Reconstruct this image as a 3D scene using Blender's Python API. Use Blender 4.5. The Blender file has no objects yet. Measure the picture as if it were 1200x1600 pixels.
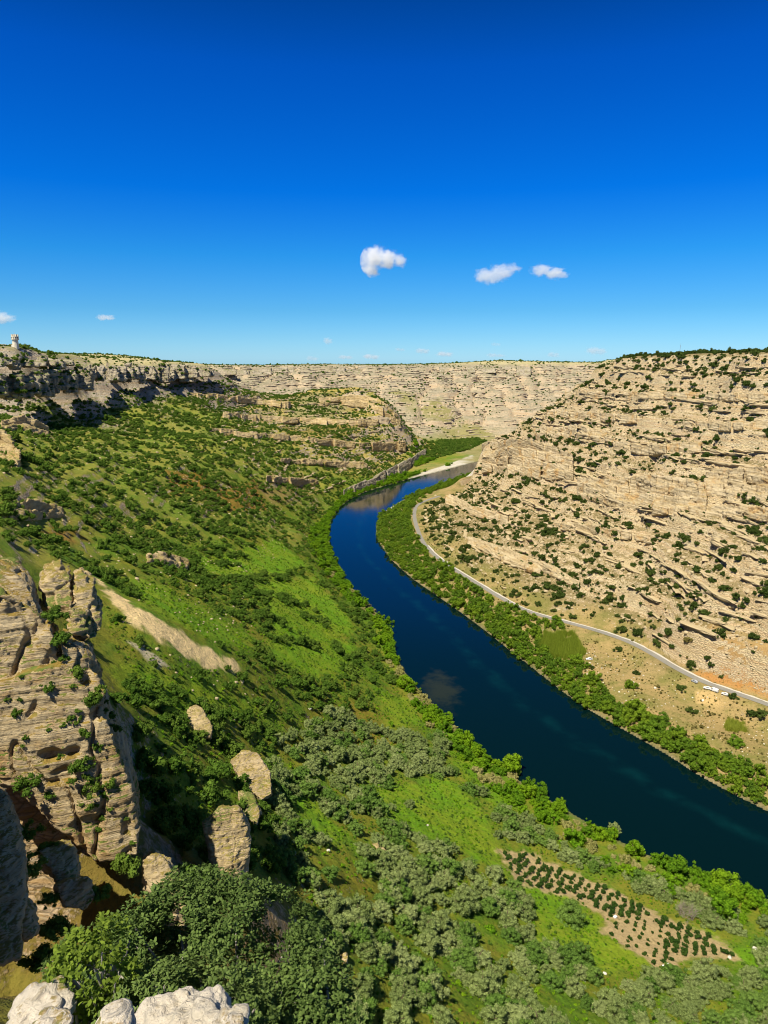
import bpy, bmesh, math, random, time
import numpy as np
from mathutils import Vector, Matrix

T0 = time.time()
rng = np.random.default_rng(7)
random.seed(7)
scene = bpy.context.scene
COL = scene.collection

# ------------------------------------------------------------------ camera, sky, sun, exposure
CAMZ = 200.0                      # eye height above the river, metres
FPX = 1110.0                      # focal length in photograph pixels (1200 x 1600)
PITCH = math.radians(12.2)
cam_data = bpy.data.cameras.new("camera")
cam_data.sensor_fit = 'VERTICAL'
cam_data.sensor_height = 24.0
cam_data.lens = 24.0 * FPX / 1600.0
cam_data.clip_start = 0.3
cam_data.clip_end = 40000.0
cam = bpy.data.objects.new("camera", cam_data)
cam.location = (0, 0, CAMZ)
cam.rotation_euler = (math.pi / 2 - PITCH, 0, 0)
COL.objects.link(cam)
scene.camera = cam

SUN_EL = math.radians(60)
SUN_DIR = Vector((-0.62, -0.785, 0)).normalized() * math.cos(SUN_EL) + Vector((0, 0, math.sin(SUN_EL)))
world = bpy.data.worlds.new("World")
scene.world = world
world.use_nodes = True
wn = world.node_tree.nodes
wl = world.node_tree.links
bg = wn["Background"]
sky = wn.new("ShaderNodeTexSky")
sky.sky_type = 'NISHITA'
sky.sun_disc = False
sky.sun_elevation = SUN_EL
sky.sun_rotation = math.atan2(SUN_DIR.x, SUN_DIR.y)
sky.altitude = 600
sky.air_density = 1.0
sky.dust_density = 0.25
sky.ozone_density = 4.0
# deep polarised blue: the sky colour graded by the height above the horizon
wtc = wn.new("ShaderNodeTexCoord"); wsep = wn.new("ShaderNodeSeparateXYZ"); wl.new(wtc.outputs["Generated"], wsep.inputs[0])
wramp = wn.new("ShaderNodeValToRGB"); wl.new(wsep.outputs[2], wramp.inputs[0])
stops = [(0.0, (.31, .57, .90)), (.03, (.23, .49, .78)), (.063, (.15, .43, .70)), (.132, (.05, .39, .73)), (.208, (.004, .30, .79)), (.34, (.002, .235, .72)), (.41, (.002, .17, .50)), (.62, (.06, .10, .18)), (.8, (.22, .30, .40))]
while len(wramp.color_ramp.elements) < len(stops): wramp.color_ramp.elements.new(0.5)
for e, (ps, cc) in zip(wramp.color_ramp.elements, stops): e.position = ps; e.color = (*cc, 1)
wmul = wn.new("ShaderNodeVectorMath"); wmul.operation = 'MULTIPLY'
wl.new(sky.outputs[0], wmul.inputs[0]); wl.new(wramp.outputs[0], wmul.inputs[1])
wsc = wn.new("ShaderNodeVectorMath"); wsc.operation = 'SCALE'; wsc.inputs["Scale"].default_value = 2.0
wl.new(wmul.outputs[0], wsc.inputs[0]); wl.new(wsc.outputs[0], bg.inputs["Color"])
bg.inputs["Strength"].default_value = 0.062

sun_data = bpy.data.lights.new("sun", 'SUN')
sun_data.energy = 5.0
sun_data.angle = math.radians(0.5)
sun_data.color = (1.0, 0.935, 0.80)
sun = bpy.data.objects.new("sun", sun_data)
sun.rotation_euler = (-SUN_DIR).to_track_quat('-Z', 'Y').to_euler()
sun.location = (-300, -200, 600)
COL.objects.link(sun)

scene.view_settings.view_transform = 'Standard'
scene.view_settings.look = 'None'
scene.view_settings.exposure = 0.55
scene.view_settings.gamma = 1.0
scene.cycles.filter_width = 1.0

# ------------------------------------------------------------------ numeric helpers
CP, SP = math.cos(PITCH), math.sin(PITCH)
def ray(u, v):
    r = (u - 600.0) / FPX
    d = (v - 800.0) / FPX
    return np.array([r, CP - d * SP, -(d * CP + SP)])
def PZ(u, v, z):
    k = ray(u, v); t = (z - CAMZ) / k[2]
    return np.array([k[0] * t, k[1] * t, z])
def PY(u, v, y):
    k = ray(u, v); t = y / k[1]
    return np.array([k[0] * t, y, CAMZ + k[2] * t])
def PD(u, v, dist):
    k = ray(u, v); k = k / np.linalg.norm(k)
    return k * dist + np.array([0, 0, CAMZ])

def _h(ix, iy, iz, seed):
    h = (ix.astype(np.int64) * 374761393 + iy.astype(np.int64) * 668265263 + iz.astype(np.int64) * 2147483647 + seed * 1442695041) & 0xFFFFFFFF
    h = ((h ^ (h >> 13)) * 1274126177) & 0xFFFFFFFF
    h = ((h ^ (h >> 16)) * 2246822519) & 0xFFFFFFFF
    return (h ^ (h >> 15)) & 0xFFFF
_ga = np.arange(16) / 16 * 2 * np.pi
G2 = np.stack([np.cos(_ga), np.sin(_ga)], 1).astype(np.float32)
_g3 = np.random.default_rng(3).normal(size=(32, 3)); _g3 /= np.linalg.norm(_g3, axis=1)[:, None]
G3 = _g3.astype(np.float32)
def noise2(x, y, seed=0):
    x = np.asarray(x, dtype=np.float64); y = np.asarray(y, dtype=np.float64)
    x0 = np.floor(x); y0 = np.floor(y)
    fx = (x - x0).astype(np.float32); fy = (y - y0).astype(np.float32)
    ix = x0.astype(np.int64); iy = y0.astype(np.int64); iz = np.zeros_like(ix)
    ux = fx * fx * fx * (fx * (fx * 6 - 15) + 10); uy = fy * fy * fy * (fy * (fy * 6 - 15) + 10)
    def c(a, b):
        g = G2[_h(ix + a, iy + b, iz, seed) & 15]
        return g[..., 0] * (fx - a) + g[..., 1] * (fy - b)
    n0 = c(0, 0) * (1 - ux) + c(1, 0) * ux
    n1 = c(0, 1) * (1 - ux) + c(1, 1) * ux
    return (n0 * (1 - uy) + n1 * uy) * 1.4
def noise3(p, seed=0):
    p = np.asarray(p, dtype=np.float64)
    f0 = np.floor(p); f = (p - f0).astype(np.float32); i = f0.astype(np.int64)
    u = f * f * f * (f * (f * 6 - 15) + 10)
    out = 0
    for a in (0, 1):
        wa = u[:, 0] if a else 1 - u[:, 0]
        for b in (0, 1):
            wb = u[:, 1] if b else 1 - u[:, 1]
            for c in (0, 1):
                wc = u[:, 2] if c else 1 - u[:, 2]
                g = G3[_h(i[:, 0] + a, i[:, 1] + b, i[:, 2] + c, seed) & 31]
                out = out + wa * wb * wc * (g[:, 0] * (f[:, 0] - a) + g[:, 1] * (f[:, 1] - b) + g[:, 2] * (f[:, 2] - c))
    return out * 1.5
def fbm2(x, y, oct=4, seed=0, gain=0.5):
    s = 0; a = 1.0; t = 0
    for o in range(oct):
        s = s + a * noise2(x * 2 ** o, y * 2 ** o, seed + o * 17); t += a; a *= gain
    return s / t
def fbm3(p, oct=4, seed=0, gain=0.5):
    s = 0; a = 1.0; t = 0
    for o in range(oct):
        s = s + a * noise3(p * 2 ** o, seed + o * 17); t += a; a *= gain
    return s / t
def sstep(a, b, x):
    t = np.clip((x - a) / (b - a), 0, 1)
    return t * t * (3 - 2 * t)
def in_poly(x, y, poly):
    poly = np.asarray(poly); res = np.zeros(np.shape(x), bool)
    n = len(poly)
    for i in range(n):
        x1, y1 = poly[i][:2]; x2, y2 = poly[(i + 1) % n][:2]
        if y1 == y2: continue
        c = ((y1 > y) != (y2 > y)) & (x < (x2 - x1) * (y - y1) / (y2 - y1) + x1)
        res ^= c
    return res
def poly_dist(x, y, pts, closed=False):
    pts = np.asarray(pts); best = np.full(np.shape(x), 1e18); tbest = np.zeros(np.shape(x)); n = len(pts)
    for i in range(n if closed else n - 1):
        ax, ay = pts[i][:2]; bx, by = pts[(i + 1) % n][:2]
        dx, dy = bx - ax, by - ay; L = dx * dx + dy * dy + 1e-9
        t = np.clip(((x - ax) * dx + (y - ay) * dy) / L, 0, 1)
        d = (x - ax - t * dx) ** 2 + (y - ay - t * dy) ** 2
        m = d < best
        best = np.where(m, d, best); tbest = np.where(m, i + t, tbest)
    return np.sqrt(best), tbest

def mesh_from(name, verts, faces, smooth=False):
    """verts (n,3), faces (m,3) or (m,4) index array"""
    me = bpy.data.meshes.new(name)
    verts = np.asarray(verts, dtype=np.float32); faces = np.asarray(faces, dtype=np.int32)
    k = faces.shape[1]
    me.vertices.add(len(verts)); me.vertices.foreach_set("co", verts.ravel())
    me.loops.add(faces.size); me.loops.foreach_set("vertex_index", faces.ravel())
    me.polygons.add(len(faces))
    me.polygons.foreach_set("loop_start", np.arange(0, faces.size, k, dtype=np.int32))
    me.polygons.foreach_set("loop_total", np.full(len(faces), k, dtype=np.int32))
    me.polygons.foreach_set("use_smooth", np.full(len(faces), smooth, dtype=bool))
    me.update(calc_edges=True)
    return me
def link(name, me, parent=None, loc=None, mat=None):
    o = bpy.data.objects.new(name, me)
    COL.objects.link(o)
    if parent is not None: o.parent = parent
    if loc is not None: o.location = loc
    if mat is not None:
        me.materials.clear(); me.materials.append(mat)
    return o
def tag(o, label=None, category=None, group=None, kind=None):
    if label: o["label"] = label
    if category: o["category"] = category
    if group: o["group"] = group
    if kind: o["kind"] = kind
    return o

# ------------------------------------------------------------------ node helpers
def new_mat(name):
    m = bpy.data.materials.new(name); m.use_nodes = True
    nt = m.node_tree; nt.nodes.clear()
    out = nt.nodes.new("ShaderNodeOutputMaterial")
    return m, nt, out
class N:
    """small wrapper that chains shader nodes"""
    def __init__(s, nt): s.nt = nt
    def node(s, t, **kw):
        n = s.nt.nodes.new(t)
        for k, v in kw.items(): setattr(n, k, v)
        return n
    def put(s, sock, v):
        if isinstance(v, bpy.types.NodeSocket): s.nt.links.new(v, sock)
        elif isinstance(v, (tuple, list)) and len(v) == 3 and sock.type == 'RGBA': sock.default_value = (*v, 1)
        else: sock.default_value = v
    def math(s, op, a, b=None, c=None, clamp=False):
        n = s.node("ShaderNodeMath", operation=op, use_clamp=clamp)
        s.put(n.inputs[0], a)
        if b is not None: s.put(n.inputs[1], b)
        if c is not None: s.put(n.inputs[2], c)
        return n.outputs[0]
    def mix(s, f, a, b, blend='MIX'):
        n = s.node("ShaderNodeMix", data_type='RGBA', blend_type=blend)
        s.put(n.inputs[0], f); s.put(n.inputs[6], a); s.put(n.inputs[7], b)
        return n.outputs[2]
    def noise(s, vec, scale, detail=4, rough=0.55, dist=0.0):
        n = s.node("ShaderNodeTexNoise")
        s.put(n.inputs["Vector"], vec); s.put(n.inputs["Scale"], scale); s.put(n.inputs["Detail"], detail)
        s.put(n.inputs["Roughness"], rough); s.put(n.inputs["Distortion"], dist)
        return n.outputs[0]
    def vor(s, vec, scale, feature='F1', out="Distance"):
        n = s.node("ShaderNodeTexVoronoi", feature=feature)
        s.put(n.inputs["Vector"], vec); s.put(n.inputs["Scale"], scale)
        return n.outputs[out]
    def mapping(s, vec, scale=(1, 1, 1), rot=(0, 0, 0)):
        n = s.node("ShaderNodeMapping"); s.put(n.inputs[0], vec)
        n.inputs["Scale"].default_value = scale; n.inputs["Rotation"].default_value = rot
        return n.outputs[0]
    def ss(s, x, a, b):
        n = s.node("ShaderNodeMapRange", interpolation_type='SMOOTHSTEP')
        s.put(n.inputs[0], x); s.put(n.inputs[1], a); s.put(n.inputs[2], b)
        return n.outputs[0]
    def attr(s, name, out=0):
        n = s.node("ShaderNodeAttribute", attribute_name=name)
        return n.outputs[out]
    def bump(s, h, strength=0.5, dist=1.0, normal=None):
        n = s.node("ShaderNodeBump"); s.put(n.inputs["Height"], h)
        n.inputs["Strength"].default_value = strength; n.inputs["Distance"].default_value = dist
        if normal is not None: s.put(n.inputs["Normal"], normal)
        return n.outputs[0]
    def bsdf(s, color, rough=0.9, normal=None, spec=0.2, **kw):
        n = s.node("ShaderNodeBsdfPrincipled")
        s.put(n.inputs["Base Color"], color); s.put(n.inputs["Roughness"], rough); s.put(n.inputs["Specular IOR Level"], spec)
        if normal is not None: s.put(n.inputs["Normal"], normal)
        for k, v in kw.items(): s.put(n.inputs[k], v)
        return n.outputs[0]
    def pos(s): return s.node("ShaderNodeTexCoord").outputs["Object"]
    def nz(s):
        g = s.node("ShaderNodeNewGeometry"); x = s.node("ShaderNodeSeparateXYZ")
        s.nt.links.new(g.outputs["True Normal"], x.inputs[0]); return x.outputs[2]
def simple_mat(name, color, rough=0.7, spec=0.3, var=0.15, scale=3.0, metallic=0.0):
    m, nt, out = new_mat(name); n = N(nt)
    nz = n.noise(n.pos(), scale, 5, 0.6)
    dark = tuple(c * (1 - var) for c in color); lite = tuple(min(1, c * (1 + var)) for c in color)
    nt.links.new(n.bsdf(n.mix(nz, dark, lite), rough, spec=spec, Metallic=metallic), out.inputs[0])
    return m
SIL = False
# ------------------------------------------------------------------ terrain: control heights
# zones: L lush lower slope, M scrub slope, S middle spur, C shaded rim cliff, F far canyon wall, R right hill, B dry right bank, P plateau, G river gravel
CTRL = []
def c(zone, u, v, Z=None, Y=None):
    p = PZ(u, v, Z) if Z is not None else PY(u, v, Y)
    CTRL.append((p[0], p[1], p[2], zone))
def cw(zone, x, y, z): CTRL.append((x, y, z, zone))
# left bank of the river
for u, v in [(1350,1470),(1200,1408),(1100,1372),(1010,1342),(935,1300),(850,1250),(795,1215),(745,1175),(690,1120),(628,1055),(615,1000),(600,965),(575,945),(540,905),(516,860),(516,815),(536,788),(565,772)]:
    c('L', u, v, Z=2.0)
for u, v in [(600,762),(640,742)]: c('L', u, v, Z=2.0)
for u, v in [(700,718),(745,704)]: c('L', u, v, Z=1.5)
# low ground and lush slope beside the river
for u, v, Z in [(940,1420,9),(840,1350,10),(1100,1500,9),(1190,1500,6),(1200,1600,12),(1350,1600,8),(1000,1600,24),(860,1600,40),(700,1600,58),(560,1600,76),(700,1500,45),(850,1480,24),(560,1500,72),
                (700,1300,28),(800,1290,10),(600,1300,46),(500,1300,62),(420,1300,80),(620,1150,18),(700,1170,9),(500,1150,46),(400,1150,72),(300,1150,96),(600,1060,10),(500,1040,38),(400,1040,74),(300,1030,99),
                (560,960,10),(480,960,34),(400,930,60),(300,930,86),(480,880,24),(400,860,48),(300,860,74),(440,400*2,30)]:
    c('L', u, v, Z=Z)
for u, v, Z in [(200,870,104),(150,890,118),(230,960,114),(370,1035,85),(260,1000,108),(150,960,121),(180,1060,117),(240,1200,110),(240,1300,116),(300,1330,106),(330,1400,104),(440,1400,84),(190,1250,115)]:
    c('L', u, v, Z=Z)
# scrub slope below the left rim
for u, v, Z in [(200,800,100),(100,820,124),(0,820,146),(-120,820,160),(300,790,84),(400,790,52),(480,780,22),(300,740,92),(200,740,110),(100,740,128),(0,740,148),(-150,740,164),
                (400,730,70),(480,740,36),(100,690,132),(200,690,118),(300,690,105),(400,690,84),(0,690,146),(0,650,153),(100,650,141),(200,645,132),(300,640,124),(-100,650,164),(-200,650,170)]:
    c('M', u, v, Z=Z)
# middle spur
for u, v, Z in [(500,700,56),(560,720,26),(600,730,10),(560,680,58),(620,700,24),(655,700,9),(640,670,44),(500,650,88),(560,640,92),(400,640,104),(450,620,112),(380,610,128)]:
    c('S', u, v, Z=Z)
for u, v, Y in [(590,622,1500),(560,612,1560),(500,610,1600),(630,655,1520),(655,688,1560)]: c('S', u, v, Y=Y)
cw('L', 120, 1560, 3); cw('L', 60, 1700, 8); cw('L', 160, 1700, 3); cw('F', -60, 1800, 40); cw('F', -200, 1800, 85)
# left rim and cliff
for u, v, Y in [(-200,625,690),(-100,622,700),(0,620,722),(70,618,800),(140,612,930),(200,606,1080),(260,600,1220),(330,596,1340)]: c('C', u, v, Y=Y)
for u, v, Y in [(-200,545,720),(-100,548,725),(0,560,745),(70,568,830),(140,572,965),(200,573,1120),(260,573,1270),(330,575,1400)]: c('C', u, v, Y=Y)
for u, v, Y in [(100,557,1150),(160,562,1350),(230,568,1550),(300,571,1700)]: c('P', u, v, Y=Y)
for u, v, Y in [(25,541,765),(-60,538,770),(-200,530,800),(70,552,880)]: c('P', u, v, Y=Y)
for u, v, Y in [(100,553,1500),(180,552,1700),(240,560,1750),(300,566,1900),(-100,548,1500),(-300,540,1500),(330,569,2500),(180,556,3000)]: c('P', u, v, Y=Y)
# far wall
for u, v, Y in [(400,625,1750),(350,612,1600),(500,630,1800),(400,600,1900),(350,592,1800),(500,600,2010),(600,600,2040),(700,600,2040),(850,600,2060),(600,640,1880),(700,640,1900),(850,640,1910),(700,670,1830),(800,670,1840),(950,600,2080),(950,640,1930),(1100,600,2080)]:
    c('F', u, v, Y=Y)
for u, v, Y in [(760,688,1790),(650,668,1790),(850,688,1790)]: c('F', u, v, Y=Y)
for u, v, Y in [(340,580,1950),(450,572,2230),(600,571,2260),(750,568,2260),(900,568,2260),(1050,568,2260),(1200,568,2260)]: c('F', u, v, Y=Y)
for u, v, Y in [(450,567,2600),(600,566,2800),(780,564,2800),(930,565,2700),(600,565,4200),(780,562,4200),(930,562,4200),(300,565,4200),(100,563,4200),(1100,562,4200),(-200,560,4200),(1400,562,4200)]: c('P', u, v, Y=Y)
for th in (-50, -25, 0, 25, 50): cw('P', 9500 * math.sin(math.radians(th)), 9500 * math.cos(math.radians(th)), 150)
# right bank, road shelf
for u, v in [(1400,1370),(1200,1262),(1100,1212),(1040,1172),(960,1127),(900,1092),(830,1037),(760,982),(700,937),(640,897),(603,862),(588,832),(598,800),(650,768),(700,750),(745,735)]: c('B', u, v, Z=2.0)
ROAD_PX = [(1330,1150),(1200,1102),(1150,1085),(1080,1060),(1000,1010),(950,990),(900,975),(830,957),(790,938),(740,908),(690,878),(662,852),(651,825),(646,803),(652,786)]
for u, v in ROAD_PX: c('B', u, v, Z=10.0)
for u, v, Z in [(1100,1150,6),(1200,1180,5),(1000,1090,6),(900,1030,6),(700,768,8),(680,790,10),(730,752,8)]: c('B', u, v, Z=Z)
# right hill
for u, v, Z in [(1200,1000,38),(1080,1000,27),(1200,900,66),(1000,940,26),(1100,900,55),(900,920,24),(1000,880,43),(850,890,26),(780,860,26),(720,820,22),(700,790,17),(1200,800,94),(1100,800,84),(1000,800,72),(920,800,59),(850,800,45),(780,800,32),(1320,1000,50),(1400,800,110)]:
    c('R', u, v, Z=Z)
for u, v, Y in [(1200,700,562),(1100,700,615),(1000,700,690),(900,700,790),(830,710,880),(780,740,960),(750,745,1030),(1200,620,612),(1100,620,690),(1000,620,790),(920,640,880),(850,670,950),(1400,700,500),(1400,600,560),
                (760,692,1080),(790,680,1080),(830,650,1060),(870,630,1030),(900,605,1005),(950,566,950)]: c('R', u, v, Y=Y)
for u, v, Y in [(1000,556,870),(1060,554,800),(1130,553,730),(1200,552,660),(1400,550,620)]: c('R', u, v, Y=Y)
for u, v, Y in [(1060,552.5,950),(1200,551,800),(1200,551,1000),(1400,550,800),(1400,550,1100)]: c('P', u, v, Y=Y)
for x, y, z in [(260,1200,85),(200,1230,45),(400,1130,150),(400,1350,60),(300,1370,25),(500,1500,20),(430,1660,4),(520,1300,110),(700,1500,70),(700,1250,160)]: cw('R', x, y, z)
for x, y, z in [(180,1310,1.5),(255,1480,1.5),(340,1590,1.5),(500,1660,1.5),(700,1690,1.5),(900,1750,2)]: cw('F', x, y, z)
# ground close to the camera: a broken cliff below the viewpoint
for x, y, z in [(0,5.5,188),(-6,5,190),(8,5,187),(-14,5,192),(-3,11,184.5),(-7,10,186.0),(4,12,180.5),(-10,14,184),(-5,18,181),(0,20,177),(8,20,168),(-16,20,178),(-3,27,166),(6,32,150),(-14,32,158),(-22,30,158),(-30,45,128),(-45,40,135),
                (0,48,128),(12,50,115),(-10,55,122),(-22,60,118),(-34,70,104),(-40,60,104),(-52,80,106),(-48,90,111),(-60,96,115),(-36,84,112),(-66,110,150),(-74,116,156),(-56,112,140),(-8,75,104),(8,80,92),(24,60,92),(30,30,140),(20,14,172),(45,70,66),(40,100,52),(70,110,34),(-30,88,112),(-20,90,106),(-28,114,107),(-25,112,104),(-31,110,109),(-22,113,99),(-62,70,125),(-75,105,150),(-100,140,158),(-90,60,158),(-65,130,150),(-85,150,145)]:
    cw('L', x, y, z)

CTRL_XYZ = np.array([k[:3] for k in CTRL]); CTRL_Z = [k[3] for k in CTRL]
def lp(x, y): return np.arctan2(x, y), np.log(np.hypot(x, y))
_ct, _cl = lp(CTRL_XYZ[:, 0], CTRL_XYZ[:, 1])
_ct = _ct * 1.0; _cl = _cl * 0.8
def _k(d2): return np.where(d2 > 1e-12, 0.5 * d2 * np.log(d2 + 1e-12), 0)
_n = len(_ct)
_A = np.zeros((_n + 3, _n + 3))
_A[:_n, :_n] = _k((_ct[:, None] - _ct[None]) ** 2 + (_cl[:, None] - _cl[None]) ** 2) + np.eye(_n) * 4e-5
_A[:_n, _n] = 1; _A[:_n, _n + 1] = _ct; _A[:_n, _n + 2] = _cl; _A[_n:, :_n] = _A[:_n, _n:].T
_w = np.linalg.solve(_A, np.concatenate([CTRL_XYZ[:, 2], [0, 0, 0]]))

# ------------------------------------------------------------------ polar grid (fine near the viewpoint, coarse at the horizon)
TH = np.radians(np.linspace(-46, 46, 860))
_r = [5.0]
while _r[-1] < 9000:
    r = _r[-1]; _r.append(r * (1.010 if r < 90 else 1.0036 if r < 1250 else 1.0042 if r < 2500 else 1.02))
RR = np.array(_r); LR = np.log(RR)
NT, NR = len(TH), len(RR)
X = np.outer(np.sin(TH), RR); Yg = np.outer(np.cos(TH), RR)
xf, yf = X.ravel(), Yg.ravel()
gt = np.repeat(TH, NR); gl = np.tile(LR, NT) * 0.8
z0 = np.empty(NT * NR); 
# evaluate on every 3rd radius / 3rd angle then interpolate (the base is smooth)
ct_i = np.linspace(0, NT - 1, 300); cr_i = np.linspace(0, NR - 1, 420)
cth = np.interp(ct_i, np.arange(NT), TH); clr = np.interp(cr_i, np.arange(NR), LR) * 0.8
cz = np.zeros((300, 420))
for i in range(300):
    d2 = (cth[i] - _ct[None]) ** 2 + (clr[:, None] - _cl[None]) ** 2
    cz[i] = _k(d2) @ _w[:_n] + _w[_n] + _w[_n + 1] * cth[i] + _w[_n + 2] * clr
tmp = np.stack([np.interp(np.arange(NR), cr_i, cz[i]) for i in range(300)])
z0 = np.stack([np.interp(np.arange(NT), ct_i, tmp[:, j]) for j in range(NR)], 1).ravel()
# zone weights
ZN = "LMSCFRBPG"
zw = np.zeros((len(ZN), 300, 420))
for i in range(300):
    d2 = (cth[i] - _ct[None]) ** 2 + (clr[:, None] - _cl[None]) ** 2
    w = 1.0 / (d2 + 2e-4) ** 2.2
    w /= w.sum(1, keepdims=True)
    for k, zc in enumerate(ZN):
        m = np.array([q == zc for q in CTRL_Z])
        zw[k, i] = w[:, m].sum(1)
W = {}
for k, zc in enumerate(ZN):
    t = np.stack([np.interp(np.arange(NR), cr_i, zw[k, i]) for i in range(300)])
    W[zc] = np.stack([np.interp(np.arange(NT), ct_i, t[:, j]) for j in range(NR)], 1).ravel()
print("grid", NT, NR, NT * NR, "t=%.1f" % (time.time() - T0))

# ------------------------------------------------------------------ relief: ledges, gullies, hummocks
rr = np.hypot(xf, yf)
far_w = sstep(25, 90, rr)
wob = fbm2(xf / 90, yf / 90, 3, 11)
wob2 = fbm2(xf / 22, yf / 22, 3, 23)
wob3 = fbm2(xf / 6, yf / 6, 2, 31)
along = xf * 0.88 - yf * 0.42
z = z0.copy()
# gullies and buttresses
gul = 1 - np.abs(noise2(xf / 130 + wob * 0.5, yf / 420, 41)) * 2
gul2 = 1 - np.abs(noise2(along / 55 + wob * 0.4, (yf * 0.88 + xf * 0.42) / 260, 43)) * 2
z -= W['F'] * sstep(8, 50, z0) * sstep(210, 170, z0) * (np.clip(gul, 0, 1) ** 3 * 15 - 3)
z -= (W['R'] * 4.0 + W['S'] * 5 + W['M'] * 2.5 + W['C'] * 2.0) * np.clip(gul2, 0, 1) ** 2 * sstep(6, 30, z0) * sstep(205, 185, z0)
z += far_w * (W['L'] * 2.2 + W['M'] * 4 + W['S'] * 5 + W['R'] * 4 + W['F'] * 8 + W['C'] * 2) * wob * sstep(3, 25, z0)
z += far_w * (W['L'] * 1.1 + W['M'] * 1.8 + W['S'] * 2.0 + W['R'] * 3.4 + W['F'] * 2.5 + W['C'] * 3.0) * wob2 * sstep(3, 20, z0)
z += W['P'] * 3 * wob * sstep(600, 1500, rr)
z += (W['P'] * 0 + W['C'] * 0.8 + W['R'] * 0.5 + W['S'] * .5) * wob3
def terrace(zz, h, sharp, ph=0.0):
    q = zz / h + ph; k = np.floor(q); f = q - k
    f = np.clip((f - 0.5) * sharp + 0.5, 0, 1)
    f = 0.12 * (q - k) + 0.88 * f
    return (k + f - ph) * h
dip = (xf * 0.012 - yf * 0.006)
brk = fbm2(xf / 35, yf / 35, 3, 57)                       # where ledges fade out
s_big = np.clip(W['R'] * 0.95 + W['F'] * 0.75 + W['S'] * 0.7 + W['M'] * 0.35 + W['C'] * 0.8, 0, 1) * sstep(4, 18, z0) * sstep(203, 196, z0)
s_fin = np.clip(W['R'] * 0.9 + W['F'] * 0.8 + W['S'] * 0.8 + W['M'] * 0.4 + W['C'] * 0.8 + W['L'] * 0.12, 0, 1) * sstep(4, 14, z0) * sstep(205, 198, z0)
big = terrace(z + dip + wob * 7, 21.0, 2.8, 0.2) - dip - wob * 7
z = z + (big - z) * s_big * np.clip(0.55 + brk * 1.2, 0, 1)
fin = terrace(z + dip * 1.3 + wob * 4 + wob2 * 0.9, 4.6, 3.2) - dip * 1.3 - wob * 4 - wob2 * 0.9
z = z + (fin - z) * s_fin * np.clip(0.6 + fbm2(xf / 24, yf / 40, 3, 59) * 1.6, 0, 1)
# the rim cliff: one tall band
m_rim = np.clip(W['C'] * 1.4, 0, 1)
# blocky rock relief on ledges
blk = np.abs(noise2(xf / 7 + wob3, yf / 7, 61)) + 0.5 * np.abs(noise2(xf / 3.1, yf / 3.1, 63))
z += (W['R'] * 1.8 + W['C'] * 3.0 + W['S'] * 0.9 + W['M'] * .5 + W['F'] * 1.5) * (blk - 0.35) * sstep(8, 25, z0) * sstep(204, 199, z0)
rough_near = fbm2(xf / 3.0, yf / 3.0, 4, 71)
z += W['L'] * rough_near * 0.7 * sstep(3, 15, z0)

# plateau tops are worn flat: no knoll stands above the rim line
_tu = np.array([-400,-200,0,25,45,60,75,150,200,260,330,400,500,600,700,780,900,935,950,1000,1060,1200,1500.])
_tv = np.array([538,541,541,541,545,550,553,553,556,565,569,570,569,570,568,563,566,566,562,556,553,550,549.])
_k0 = np.array([ray(u, v) for u, v in zip(_tu, _tv)])
_cth = np.arctan2(_k0[:, 0], _k0[:, 1]); _cel = _k0[:, 2] / np.hypot(_k0[:, 0], _k0[:, 1])
cap = CAMZ + rr * np.interp(np.arctan2(xf, yf), _cth, _cel)
kk = 0.8 + rr * 0.0012
capped = cap - kk * np.logaddexp(0, (cap - z) / kk)
z = np.where(rr > 450, capped, z)
z += (W['P'] + W['F'] * .5 + W['C'] * .5) * sstep(900, 1500, rr) * sstep(170, 190, z) * 1.0 * wob2

# ------------------------------------------------------------------ river bed and road shelf
LEFT_PX = [(1460,1530),(1350,1470),(1200,1404),(1100,1368),(1010,1338),(935,1296),(850,1246),(795,1210),(745,1170),(690,1115),(628,1050),(612,1000),(598,965),(572,945),(538,905),(514,860),(514,815),(534,788),(565,770),(600,760),(640,748),(690,736),(742,722)]
RIGHT_PX = [(1460,1400),(1350,1340),(1200,1268),(1100,1217),(1040,1177),(960,1132),(900,1097),(830,1042),(760,987),(700,942),(640,902),(603,866),(586,834),(592,806),(620,786),(650,772),(700,754),(745,738)]
LB = [PZ(u, v, 0)[:2] for u, v in LEFT_PX] + [np.array(p) for p in [(215,1430),(300,1540),(420,1625),(600,1680),(1000,1720)]]
RB = [PZ(u, v, 0)[:2] for u, v in RIGHT_PX] + [np.array(p) for p in [(245,1420),(330,1520),(450,1600),(620,1650),(1000,1690)]]
RIVER = LB + RB[::-1]
def smooth_poly(pts, it=2):
    pts = np.asarray(pts)
    for _ in range(it):
        q = [pts[0]]
        for a, b in zip(pts[:-1], pts[1:]): q += [a * .75 + b * .25, a * .25 + b * .75]
        q.append(pts[-1]); pts = np.array(q)
    return pts
LBs, RBs = smooth_poly(LB, 2), smooth_poly(RB, 2)
RIVER = np.concatenate([LBs, RBs[::-1]])
near_riv = np.where((rr > 180) & (rr < 2200) & (z0 < 60))[0]
xr, yr = xf[near_riv], yf[near_riv]
d_riv, _ = poly_dist(xr, yr, RIVER, True)
d_riv += 1.6 * fbm2(xr / 14, yr / 14, 3, 83) * sstep(0, 10, d_riv)
ins = in_poly(xr, yr, RIVER)
zl = z[near_riv]
bank = 0.5 + 0.12 * d_riv
zl = np.maximum(zl, 1.0)
zo = bank + (zl - bank) * sstep(2, 34, d_riv)
zo = np.maximum(zo, 0.35 + 0.04 * np.minimum(d_riv, 30))
zi = -0.3 - np.minimum(d_riv, 16) * 0.22
z[near_riv] = np.where(ins, zi, zo)
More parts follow.
